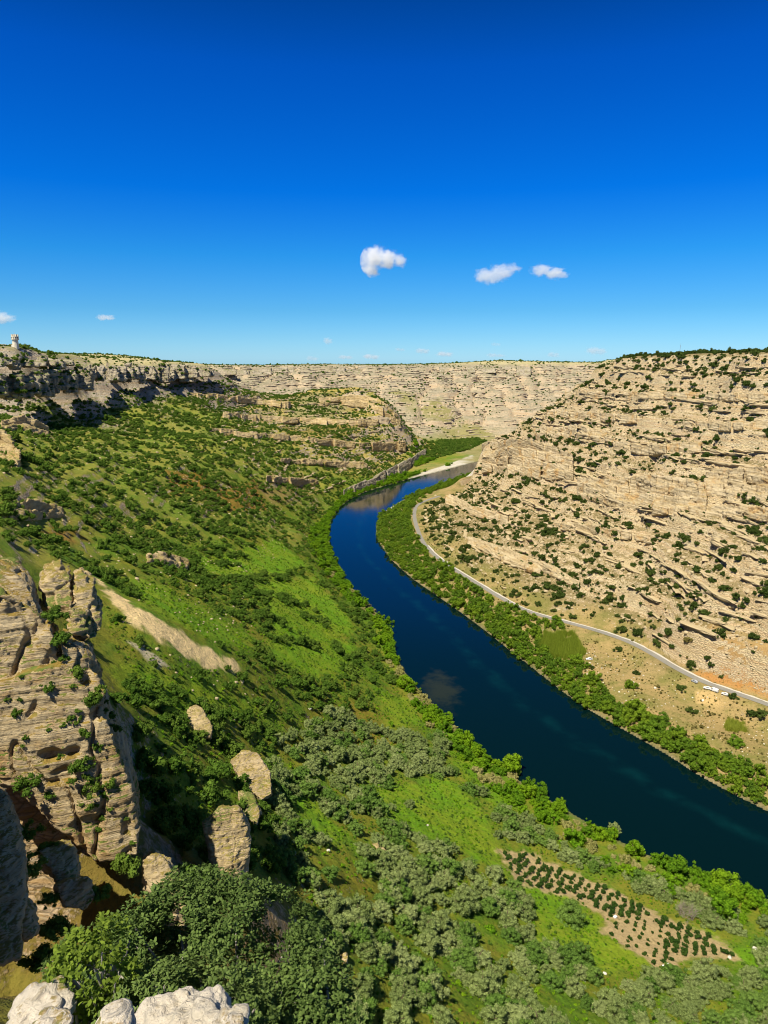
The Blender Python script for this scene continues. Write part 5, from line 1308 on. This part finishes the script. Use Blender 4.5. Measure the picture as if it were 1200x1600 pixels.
for q in cpn:
    d = float(np.clip(g.lognormal(math.log(1.3), .5), .6, 3.2)); hi = q[2] > 146
    place_tree("cliff_bush", BUSH_M, (q[0], q[1], q[2] - d * .2), d, "small bush rooted in the upper steps of the tall cliff" if hi else "small bush rooted in a crack low on the tall cliff face", "bush", "bushes rooted on the cliff and in the gully", False, g)
print("cliff bushes", len(cpn))
print("rocks t=%.1f" % (time.time() - T0))
# ------------------------------------------------------------------ road along the far bank
def ribbon(name, line, zline, half, lift, mat, seg=None, off=0.0, jag=0.0):
    d = np.gradient(line, axis=0); d /= np.linalg.norm(d, axis=1)[:, None]; nn = np.column_stack([-d[:, 1], d[:, 0]])
    V, F = [], []
    g = np.random.default_rng(4)
    for i in range(len(line)):
        for s in (-1, -.33, .33, 1):
            e = (half * s + off + (g.normal() * jag if abs(s) == 1 else 0)); q = line[i] + nn[i] * e
            V.append((q[0], q[1], zline[i] + lift - .04 * abs(s)))
    for i in range(len(line) - 1):
        for k in range(3): F.append((i * 4 + k, i * 4 + k + 1, i * 4 + k + 5, i * 4 + k + 4))
    me = mesh_from(name, np.array(V), np.array(F)[:, ::-1], True); o = link(name, me, mat=mat); return o
m, nt, out = new_mat("worn_asphalt"); n = N(nt); p = n.pos()
nn = n.noise(p, .25, 6, .65); n2 = n.noise(p, 3.0, 4, .6)
nt.links.new(n.bsdf(n.mix(n2, n.mix(nn, (.15, .14, .115), (.24, .22, .18)), n.mix(nn, (.20, .19, .155), (.30, .28, .23))), .9, spec=.2), out.inputs[0])
NRD = len(ROAD) - 22
o = ribbon("road", ROAD[:NRD], ROADZ[:NRD], 2.3, .10, m); tag(o, kind="structure")
MAT_GRAV = simple_mat("pale_gravel", (.50, .46, .37), .95, .1, .25, 1.2)
o = ribbon("road_shoulder", ROAD[:92], ROADZ[:92], 0.9, .03, MAT_GRAV, off=-3.0, jag=.35); tag(o, kind="structure")

# ------------------------------------------------------------------ the big broad-leaved tree under the viewpoint
def leafy_tree(name, c0, rx, ry, rz, shoots, per, leaf, mat, seed, label, base):
    g = np.random.default_rng(seed); root = bpy.data.objects.new(name, None); root.location = base; COL.objects.link(root); tag(root, label, "tree")
    b = np.array(base); V, F, LV = [], [], []; k = 0
    # shoot tips over an uneven dome, leaves whorled round every shoot
    a = g.uniform(0, 2 * np.pi, shoots); el = np.arcsin(g.uniform(-.75, 1, shoots)); rr_ = g.uniform(.55, 1.0, shoots) ** .5
    lump = 1 + .22 * noise3(np.column_stack([np.cos(a) * np.cos(el), np.sin(a) * np.cos(el), np.sin(el)]) * 2.6 + seed, seed)
    d = np.column_stack([np.cos(a) * np.cos(el), np.sin(a) * np.cos(el), np.sin(el)])
    T = c0 + d * np.array([rx, ry, rz]) * (rr_ * lump)[:, None]
    gapn = noise3(T / 1.1 + seed * 3, seed + 9); T, d = T[gapn > -.20], d[gapn > -.20]
    m_ = len(T); up = d * .6 + np.array([0, 0, .6]) + g.normal(size=(m_, 3)) * .3; up /= np.linalg.norm(up, axis=1)[:, None]
    ang = g.uniform(0, 6.28, (m_, per)); q1 = np.cross(up, g.normal(size=(m_, 3))); q1 /= np.linalg.norm(q1, axis=1)[:, None]; q2 = np.cross(up, q1)
    lift = g.uniform(-.15, .75, (m_, per)); ln = leaf * g.uniform(.6, 1.35, (m_, per))
    dirs = q1[:, None] * np.cos(ang)[..., None] + q2[:, None] * np.sin(ang)[..., None] + up[:, None] * lift[..., None]; dirs /= np.linalg.norm(dirs, axis=2)[..., None]
    org = T[:, None] - up[:, None] * (g.uniform(0, .45, (m_, per)) * leaf * 3)[..., None] + dirs * leaf * .25
    side = np.cross(dirs, up[:, None] + g.normal(size=(m_, per, 3)) * .35); side /= np.linalg.norm(side, axis=2)[..., None] + 1e-9
    nrm = np.cross(side, dirs)
    L = ln[..., None]
    pts = [org, org + dirs * L * .35 + side * L * .26 + nrm * L * .05, org + dirs * L * .75 + side * L * .22 + nrm * L * .02, org + dirs * L - nrm * L * .12, org + dirs * L * .75 - side * L * .22 + nrm * L * .02, org + dirs * L * .35 - side * L * .26 + nrm * L * .05]
    P = np.stack(pts, 2).reshape(-1, 3); kk = m_ * per; i6 = np.arange(kk)[:, None] * 6
    tri = np.concatenate([i6 + np.array([[0, 1, 5]]), i6 + np.array([[1, 2, 5]]), i6 + np.array([[2, 4, 5]]), i6 + np.array([[2, 3, 4]])])
    me = mesh_from("crown", P - b, tri); at = me.attributes.new("lv", 'FLOAT', 'POINT'); at.data.foreach_set("value", np.repeat(g.random(kk), 6).astype(np.float32)); me.materials.append(mat)
    link("crown", me, root)
    V, F = [], []; off = 0
    hub = b + (c0 - b) * .35
    v, f = tube([b - np.array([0, 0, .5]), hub], [.26, .2], 8); V.append(v - b); F.append(f); off = len(v)
    for i in range(26):
        j = int(g.integers(m_)); e = T[j]; mid = hub + (e - hub) * .55 + g.normal(size=3) * .25 + np.array([0, 0, -.25])
        v, f = tube([hub, mid, e], [.12, .06, .02], 6); V.append(v - b); F.append(f + off); off += len(v)
        for _ in range(4):
            jj_ = int(g.integers(m_)); e2 = T[np.argsort(((T - mid) ** 2).sum(1))[int(g.integers(1, 60))]]
            v, f = tube([mid, (mid + e2) / 2 + g.normal(size=3) * .1, e2], [.045, .03, .012], 5); V.append(v - b); F.append(f + off); off += len(v)
    me = mesh_from("trunk", np.concatenate(V), np.concatenate(F), True); me.materials.append(simple_mat("grey_bark", (.30, .27, .23), .9, .1, .25, 4.0)); link("trunk", me, root)
    return root
leafy_tree("broad_leaved_tree", PD(318, 1548, 22.0), 3.8, 2.8, 2.5, 9500, 10, .098, F_FIG, 5, "big dark green broad-leaved tree with grey twigs, right under the viewpoint behind the mossy boulder", (float(PD(318, 1548, 22)[0]), float(PD(318, 1548, 22)[1]), 180.9))
leafy_tree("broad_leaved_tree", PD(150, 1515, 18.5), 1.0, .9, 1.15, 520, 8, .11, F_FIG2, 6, "yellow-green large-leaved sapling at the left end of the big broad-leaved tree", (float(PD(150, 1515, 18.5)[0]), float(PD(150, 1515, 18.5)[1]), 184.0))
leafy_tree("broad_leaved_tree", PD(480, 1620, 20.0), 1.5, 1.4, 1.5, 2000, 10, .098, F_FIG, 8, "lower dark bushy tree at the bottom edge, right of the mossy boulder", (float(PD(500, 1600, 20)[0]), float(PD(500, 1600, 20)[1]), 181.0))

leafy_tree("broad_leaved_tree", PD(290, 1592, 18.0), 1.9, 1.3, 1.0, 1500, 10, .09, F_FIG, 9, "low leafy bush pressed against the top of the mossy boulder", (float(PD(290, 1592, 18)[0]), float(PD(290, 1592, 18)[1]), 184.6))
# ------------------------------------------------------------------ bare grey tree by the plot
def bare_tree(q, h, seed, label):
    g = np.random.default_rng(seed); V, F = [], []; off = [0]
    def grow(p, d, L, r, lev):
        e = p + d * L; mid = (p + e) / 2 + g.normal(size=3) * L * .08
        v, f = tube([p, mid, e], [r, r * .8, r * .55], 5); V.append(v); F.append(f + off[0]); off[0] += len(v)
        if lev < 5:
            for _ in range(3 if lev < 3 else 2):
                nd = d + g.normal(size=3) * .55 + np.array([0, 0, .12]); nd /= np.linalg.norm(nd); grow(e, nd, L * g.uniform(.6, .85), r * .58, lev + 1)
    for i in range(4):
        d = np.array([g.normal() * .5, g.normal() * .5, 1.0]); d /= np.linalg.norm(d); grow(np.array([0, 0, -.2]), d, h * .28, h * .018, 0)
    me = mesh_from("bare_tree", np.concatenate(V), np.concatenate(F), True); o = link("bare_tree", me, loc=Vector(q), mat=MAT_DEAD); tag(o, label, "tree", "bare grey trees by the sapling plot"); return o
bare_tree(hit(1062, 1428), 7.5, 3, "bare grey leafless tree beside the sapling plot, the left one of the pair")
bare_tree(hit(1082, 1438), 6.5, 4, "bare brownish leafless tree beside the sapling plot, the right one of the pair")

# ------------------------------------------------------------------ parked cars
MAT_TYRE = simple_mat("tyre_rubber", (.02, .02, .02), .9, .2)
MAT_GLASSD, nt, out = new_mat("car_glass"); n = N(nt); nt.links.new(n.bsdf((.015, .02, .025), .08, spec=.6), out.inputs[0])
def paint_mat(nm, colr):
    m, nt, out = new_mat(nm); n = N(nt); d = n.noise(n.pos(), 1.5, 4, .6)
    nt.links.new(n.bsdf(n.mix(d, colr, tuple(x * .85 for x in colr)), .3, spec=.5, **{"Coat Weight": .4}), out.inputs[0]); return m
def loft(name, secs, mat, parent=None, smooth=True):
    """closed body through cross-sections: each (x, half width, z low, z high, half width at top)"""
    V, F = [], []
    for x, w, zl, zh, wt in secs:
        V += [(x, -w * .94, zl), (x, -w, zl + (zh - zl) * .35), (x, -(w * .5 + wt * .5), zl + (zh - zl) * .78), (x, -wt, zh), (x, wt, zh), (x, (w * .5 + wt * .5), zl + (zh - zl) * .78), (x, w, zl + (zh - zl) * .35), (x, w * .94, zl)]
    for i in range(len(secs) - 1):
        for k in range(8): F.append((i * 8 + k, i * 8 + (k + 1) % 8, i * 8 + 8 + (k + 1) % 8, i * 8 + 8 + k))
    me = bpy.data.meshes.new(name); me.from_pydata(V, [], F + [tuple(range(7, -1, -1)), tuple(range(len(V) - 8, len(V)))])
    me.validate(); me.update()
    o = link(name, me, parent, mat=mat)
    b = o.modifiers.new("b", 'BEVEL'); b.width = .04; b.segments = 2; b.limit_method = 'ANGLE'
    return o
def disc(name, r, w, mat, parent, loc):
    bm = bmesh.new(); bmesh.ops.create_cone(bm, cap_ends=True, segments=20, radius1=r, radius2=r, depth=w, matrix=Matrix.Rotation(math.pi / 2, 4, 'X')); me = bpy.data.meshes.new(name); bm.to_mesh(me); bm.free()
    return link(name, me, parent, Vector(loc), mat)
def boxp(name, size, loc, mat, parent, bev=.02):
    bm = bmesh.new(); bmesh.ops.create_cube(bm, size=1.0, matrix=Matrix.Translation(loc) @ Matrix.Diagonal((*size, 1))); me = bpy.data.meshes.new(name); bm.to_mesh(me); bm.free()
    o = link(name, me, parent, mat=mat); b = o.modifiers.new("b", 'BEVEL'); b.width = bev; b.segments = 2; return o
MAT_RIM = simple_mat("wheel_rim", (.45, .45, .46), .35, .5, .1, 5, .8); MAT_LAMPW = simple_mat("lamp_glass", (.7, .7, .72), .15, .6); MAT_LAMPR = simple_mat("tail_lamp", (.4, .02, .02), .2, .5)
def car(name, mat, label, category, p, heading, van=False):
    root = bpy.data.objects.new(name, None); COL.objects.link(root); root.location = p; root.rotation_euler = (0, 0, heading); tag(root, label, category, "vehicles parked by the far road")
    if van:
        loft("body", [(-2.3, .88, .35, 1.0, .84), (-2.32, .9, .3, 1.85, .80), (1.2, .92, .3, 1.95, .80), (1.75, .92, .3, 1.35, .86), (2.35, .86, .3, 1.05, .78), (2.42, .8, .4, .85, .7)], mat, root)
        loft("windows", [(.35, .905, 1.15, 1.70, .835), (1.1, .91, 1.15, 1.72, .835), (1.66, .91, 1.15, 1.38, .875)], MAT_GLASSD, root)
    else:
        loft("body", [(-2.1, .74, .45, .80, .68), (-2.0, .84, .28, .98, .76), (-1.0, .88, .25, 1.0, .80), (.9, .88, .25, 1.0, .80), (1.9, .84, .28, .86, .74), (2.1, .72, .42, .70, .62)], mat, root)
        loft("roof", [(-1.75, .76, .98, 1.05, .70), (-1.05, .76, .98, 1.47, .60), (.15, .76, .98, 1.5, .60), (.95, .77, .98, 1.04, .72)], mat, root)
        loft("windows", [(-1.62, .775, 1.03, 1.10, .745), (-1.03, .775, 1.02, 1.40, .655), (.12, .775, 1.02, 1.42, .655), (.86, .785, 1.02, 1.08, .76)], MAT_GLASSD, root)
    for x in (-1.35, 1.35):
        for y in (-.82, .82):
            w = disc("wheel", .33, .22, MAT_TYRE, root, (x, y, .33)); disc("rim", .2, .235, MAT_RIM, w, (0, 0, 0))
    fx = 2.36 if van else 2.0
    for y in (-.6, .6): boxp("headlight", (.12, .3, .14), (fx, y, .72), MAT_LAMPW, root); boxp("tail_light", (.1, .22, .2), (-2.28 if van else -2.04, y, .78), MAT_LAMPR, root)
    for y in (-.97, .97): boxp("mirror", (.14, .18, .12), (.7 if not van else 1.35, y, 1.02), mat, root)
    return root
WHITE, SILVER = paint_mat("white_paint", (.80, .80, .78)), paint_mat("silver_paint", (.42, .44, .46))
rd = ROAD; rdir = lambda q: (lambda i: math.atan2(*(rd[i + 1] - rd[i])[::-1]))(int(np.argmin(((rd[:-1] - q[:2]) ** 2).sum(1))))
for nm, mt, lab, cat, u, v, extra, vn in [("parked_car", SILVER, "silver car parked alone on the shoulder, first of the roadside row from the bend", "car", 1085, 1066, 0, False), ("parked_car", WHITE, "small white car parked nose to the white van by the road", "car", 1105, 1076.5, .5, False),
                                       ("parked_van", WHITE, "white van parked by the road behind the small white car", "van", 1116, 1080, 0, True), ("parked_car", WHITE, "white car parked beside the round roadside shrub", "car", 1133, 1086, .1, False), ("parked_car", WHITE, "lone white car parked in the field beside the reed bed", "car", 920.5, 1031, 1.2, False)]:
    q = hit(u, v); car(nm, mt, lab, cat, (q[0], q[1], q[2] + .03), rdir(q) + extra, vn)

# ------------------------------------------------------------------ boat at the near bank
MAT_BOAT = simple_mat("white_boat_paint", (.78, .78, .74), .5, .4, .06, 2); MAT_WOOD = simple_mat("boat_bench", (.35, .25, .14), .8, .2)
def boat(q, heading):
    root = bpy.data.objects.new("rowing_boat", None); COL.objects.link(root); root.location = q; root.rotation_euler = (0, 0, heading); tag(root, "small white rowing boat moored at the edge of the near bank trees", "boat")
    V, F = [], []; xs = np.linspace(-1.7, 1.9, 13)
    for x in xs:
        w = .68 * (1 - max(0, (x + .4) / 2.35) ** 2.2) ** .6 if x > -.4 else .68 - .08 * (-.4 - x)
        w = max(w, .02); sh = .42 + .12 * max(0, x) ** 1.5 * .4
        for a in (-1, -.75, 0, .75, 1): V.append((x, a * w, sh if abs(a) == 1 else -.08 if abs(a) == .75 else -.14))
        for a in (1, .7, 0, -.7, -1): V.append((x * .97, a * w * .92, sh if abs(a) == 1 else .02 if abs(a) == .7 else -.03))
    for i in range(12):
        for k in range(10): F.append((i * 10 + k, i * 10 + (k + 1) % 10, i * 10 + 10 + (k + 1) % 10, i * 10 + 10 + k))
    F += [tuple(range(10)), tuple(range(129, 119, -1))]
    me = bpy.data.meshes.new("hull"); me.from_pydata(V, [], F); me.update(); link("hull", me, root, mat=MAT_BOAT)
    for x in (-1.0, .2): boxp("bench", (.25, 1.1, .05), (x, 0, .25), MAT_WOOD, root, .01)
q = PZ(1063, 1357, 0.12); boat(Vector(q), math.radians(125))

# ------------------------------------------------------------------ watch tower on the left rim
MAT_TOWER = simple_mat("pale_stone_blocks", (.72, .64, .48), .9, .15, .2, .8); MAT_WALLW = simple_mat("whitewashed_wall", (.78, .76, .70), .85, .2, .08, .6); MAT_DARK = simple_mat("dark_opening", (.03, .03, .03), .9, .1)
def ring(r0, r1, z0_, z1_, k=16):
    V, F = [], []
    for z_, r in ((z0_, r0), (z1_, r1)):
        for i in range(k): V.append((r * math.cos(6.28318 * i / k), r * math.sin(6.28318 * i / k), z_))
    for i in range(k): F.append((i, (i + 1) % k, k + (i + 1) % k, k + i))
    return V, F + [tuple(range(k - 1, -1, -1)), tuple(range(k, 2 * k))]
def part(nm, vf, mat, parent):
    me = bpy.data.meshes.new(nm); me.from_pydata(vf[0], [], vf[1]); me.update(); return link(nm, me, parent, mat=mat)
def rim_point(u, v):
    y = 765.0; q = PY(u, v, y); q[2] = float(surf_h(q[0], q[1])); return q
tq = hit(25, 544.0, 400); tq = tq if tq is not None and tq[1] < 1400 else rim_point(25, 541)
ts = np.linalg.norm(tq - np.array([0, 0, CAMZ])) / FPX         # metres per pixel there
tw = bpy.data.objects.new("watch_tower", None); COL.objects.link(tw); tw.location = (tq[0], tq[1], tq[2] - .3); tag(tw, "pale stone watch tower with a wider battlemented top on the left rim", "tower")
Ht = 18.5 * ts; rb = 3.9 * ts
part("shaft", ring(rb * 1.12, rb * .92, -1.0, Ht * .60), MAT_TOWER, tw); part("cornice", ring(rb * 1.22, rb * 1.30, Ht * .60 + .003, Ht * .655), MAT_TOWER, tw); part("parapet", ring(rb * 1.2, rb * 1.2, Ht * .655 + .003, Ht * .86), MAT_TOWER, tw)
for i in range(8):
    a = i * math.pi / 4 + .2; o = boxp("merlon", (rb * .42, rb * .30, Ht * .14), (0, 0, 0), MAT_TOWER, tw, .05); o.location = (rb * 1.02 * math.cos(a), rb * 1.02 * math.sin(a), Ht * .93); o.rotation_euler = (0, 0, a + math.pi / 2)
for i in range(5):
    a = -math.pi / 2 + (i - 2) * .6; o = boxp("window", (rb * .22, .25, Ht * .09), (0, 0, 0), MAT_DARK, tw, .01); o.location = (rb * 1.2 * math.cos(a), rb * 1.2 * math.sin(a), Ht * .76); o.rotation_euler = (0, 0, a + math.pi / 2)
part("spike", ring(.18, .05, Ht * .86, Ht * 1.15, 6), MAT_TOWER, tw)
def wall_seg(u0, u1, hpx, label):
    a, b = tq + np.array([(u0 - 25) * ts, 3.0, 0]), tq + np.array([(u1 - 25) * ts, 3.0, 0]); hgt = hpx * ts
    m0 = (a + b) / 2; m0[2] = min(float(surf_h(a[0], a[1])), float(surf_h(b[0], b[1]))) - .8
    root = bpy.data.objects.new("garden_wall", None); COL.objects.link(root); root.location = m0; tag(root, label, "wall")
    L = abs(b[0] - a[0]); boxp("wall", (L, 1.0, hgt + 1.2), (0, 0, (hgt + 1.2) / 2), MAT_WALLW, root, .05); boxp("coping", (L + .3, 1.3, .25), (0, 0, hgt + 1.2 + .13), MAT_TOWER, root, .03)
wall_seg(-30, 10, 2.2, "low whitewashed wall at the left edge beside the watch tower"); wall_seg(13, 20, 2.0, "short white wall running up to the watch tower"); wall_seg(29, 33, 2.6, "small white block of wall on the right of the watch tower")

# ------------------------------------------------------------------ radio mast on the right plateau
MAT_STEEL = simple_mat("mast_steel", (.30, .31, .33), .6, .4, .1, 2, .3)
q = PY(1062, 553.5, 900.0); q[2] = float(surf_h(q[0], q[1])) - .3; Hm = 11.0
ms = bpy.data.objects.new("radio_mast", None); COL.objects.link(ms); ms.location = q; tag(ms, "thin grey lattice mast standing on the flat top of the right hill", "mast")
V, F = [], []; off = 0
for i in range(3):
    a = i * 2.094; v, f = tube([(.45 * math.cos(a), .45 * math.sin(a), 0), (.18 * math.cos(a), .18 * math.sin(a), Hm)], [.05, .04], 5); V.append(v); F.append(f + off); off += len(v)
for k in range(10):
    for i in range(3):
        a, b = i * 2.094, (i + 1) * 2.094; r0 = .45 - .027 * k; z_ = k * Hm / 10
        v, f = tube([(r0 * math.cos(a), r0 * math.sin(a), z_), (r0 * math.cos(b), r0 * math.sin(b), z_ + Hm / 10)], [.03, .03], 4); V.append(v); F.append(f + off); off += len(v)
me = mesh_from("lattice", np.concatenate(V), np.concatenate(F)); me.materials.append(MAT_STEEL); link("lattice", me, ms)
part("antenna", ring(.06, .03, Hm, Hm + 2.5, 6), MAT_STEEL, ms); part("base", ring(.8, .8, -.6, .35, 8), MAT_WALLW, ms)

# ------------------------------------------------------------------ beehive-like white boxes by the sapling plot
MAT_BOXW = simple_mat("white_painted_board", (.78, .78, .76), .6, .3, .08, 3)
for u, v, s, lab in [(961, 1434, 1.2, "white crate on the corner of the sapling plot beside the grass"), (1036, 1511, .9, "white box on the grass notch below the sapling plot, left one of two"), (1043, 1507, .7, "smaller white box on the grass notch, right one of two")]:
    q = hit(u, v); root = bpy.data.objects.new("box", None); COL.objects.link(root); root.location = q; root.rotation_euler = (0, 0, .6); tag(root, lab, "box", "white boxes round the sapling plot")
    boxp("body", (s, s * .7, s * .45), (0, 0, s * .2), MAT_BOXW, root, .04); boxp("lid", (s * 1.08, s * .78, s * .1), (0, 0, s * .48), MAT_BOXW, root, .03)

# ------------------------------------------------------------------ clouds, real vapour volumes
scene.cycles.volume_bounces = 6
scene.cycles.volume_max_steps = 128
ICOS = bmesh.new(); bmesh.ops.create_icosphere(ICOS, subdivisions=3, radius=1.0); ICO_ME = bpy.data.meshes.new("cloud_shell"); ICOS.to_mesh(ICO_ME); ICOS.free()
def cloud(u, v, wpx, hpx, dist, blobs, dens, seed, label):
    m, nt, out = new_mat("cloud_vapour"); n = N(nt); p = n.pos()
    best = None
    for bx, by, bz, br in blobs:
        vm = n.node("ShaderNodeVectorMath", operation='DISTANCE'); nt.links.new(p, vm.inputs[0]); vm.inputs[1].default_value = (bx, by, bz)
        f = n.math('SUBTRACT', 1.0, n.math('DIVIDE', vm.outputs["Value"], br)); best = f if best is None else n.math('SMOOTH_MAX', best, f, .15)
    off = n.node("ShaderNodeVectorMath", operation='ADD'); nt.links.new(p, off.inputs[0]); off.inputs[1].default_value = (seed * 3.1, seed * 1.7, seed)
    nz_ = n.noise(off.outputs[0], 3.0, 8, .68)
    d = n.math('MULTIPLY', n.ss(n.math('ADD', best, n.math('MULTIPLY', n.math('SUBTRACT', nz_, .5), 2.4)), .06, .55), dens)
    pv = n.node("ShaderNodeVolumePrincipled"); pv.inputs["Color"].default_value = (1, 1, 1, 1); nt.links.new(d, pv.inputs["Density"]); pv.inputs["Anisotropy"].default_value = 0.0
    nt.links.new(pv.outputs[0], out.inputs["Volume"])
    me = ICO_ME.copy(); c0 = PD(u, v, dist); s = dist / FPX
    o = link("cloud", me, loc=Vector(c0), mat=m); o.scale = (wpx / 2 * s * 1.12, wpx / 2 * s * .9, hpx / 2 * s * 1.2); tag(o, label, "cloud", kind="thing")
cloud(603, 408, 70, 52, 9000, [(-.42, 0, .12, .62), (-.55, 0, -.38, .42), (.05, 0, .10, .5), (.5, 0, .02, .36)], .012, 1, "largest white cloud, tapering to the right, high over the far canyon wall")
cloud(778, 427, 74, 44, 9000, [(-.35, 0, -.18, .5), (.1, 0, .05, .5), (.5, 0, .2, .34)], .007, 2, "ragged white cloud, the left one of the two over the right of the gorge")
cloud(857, 425, 60, 32, 9000, [(-.3, 0, .12, .5), (.25, 0, -.1, .5), (.65, 0, -.2, .3)], .008, 3, "flat white cloud, the right one of the two over the right hill")
cloud(2, 496, 40, 22, 9000, [(-.1, 0, 0, .7), (.35, 0, -.1, .5)], .008, 4, "small white cloud cut by the left edge above the watch tower")
cloud(165, 496, 32, 15, 9000, [(-.2, 0, 0, .6), (.3, 0, 0, .5)], .008, 5, "small flat white cloud over the left rim")
cloud(512, 533, 20, 14, 9500, [(0, 0, 0, .75)], .007, 6, "tiny white puff low over the left part of the far canyon wall")
for i, (u, v, w, h_, de) in enumerate([(488, 560, 22, 12, .004), (540, 558, 26, 10, .005), (580, 557, 30, 12, .006), (625, 546, 18, 9, .004), (660, 548, 26, 13, .005), (695, 553, 30, 12, .006), (775, 538, 18, 9, .003), (775, 555, 34, 10, .003), (865, 554, 22, 14, .004), (932, 548, 34, 18, .004)]):
    cloud(u, v, w, h_, 15000, [(-.25, 0, 0, .6), (.3, 0, -.1, .55)], de, 10 + i, "faint small white puff of the row along the horizon, number %s from the left" % ["one", "two", "three", "four", "five", "six", "seven", "eight", "nine", "ten"][i])
print("done t=%.1f" % (time.time() - T0))
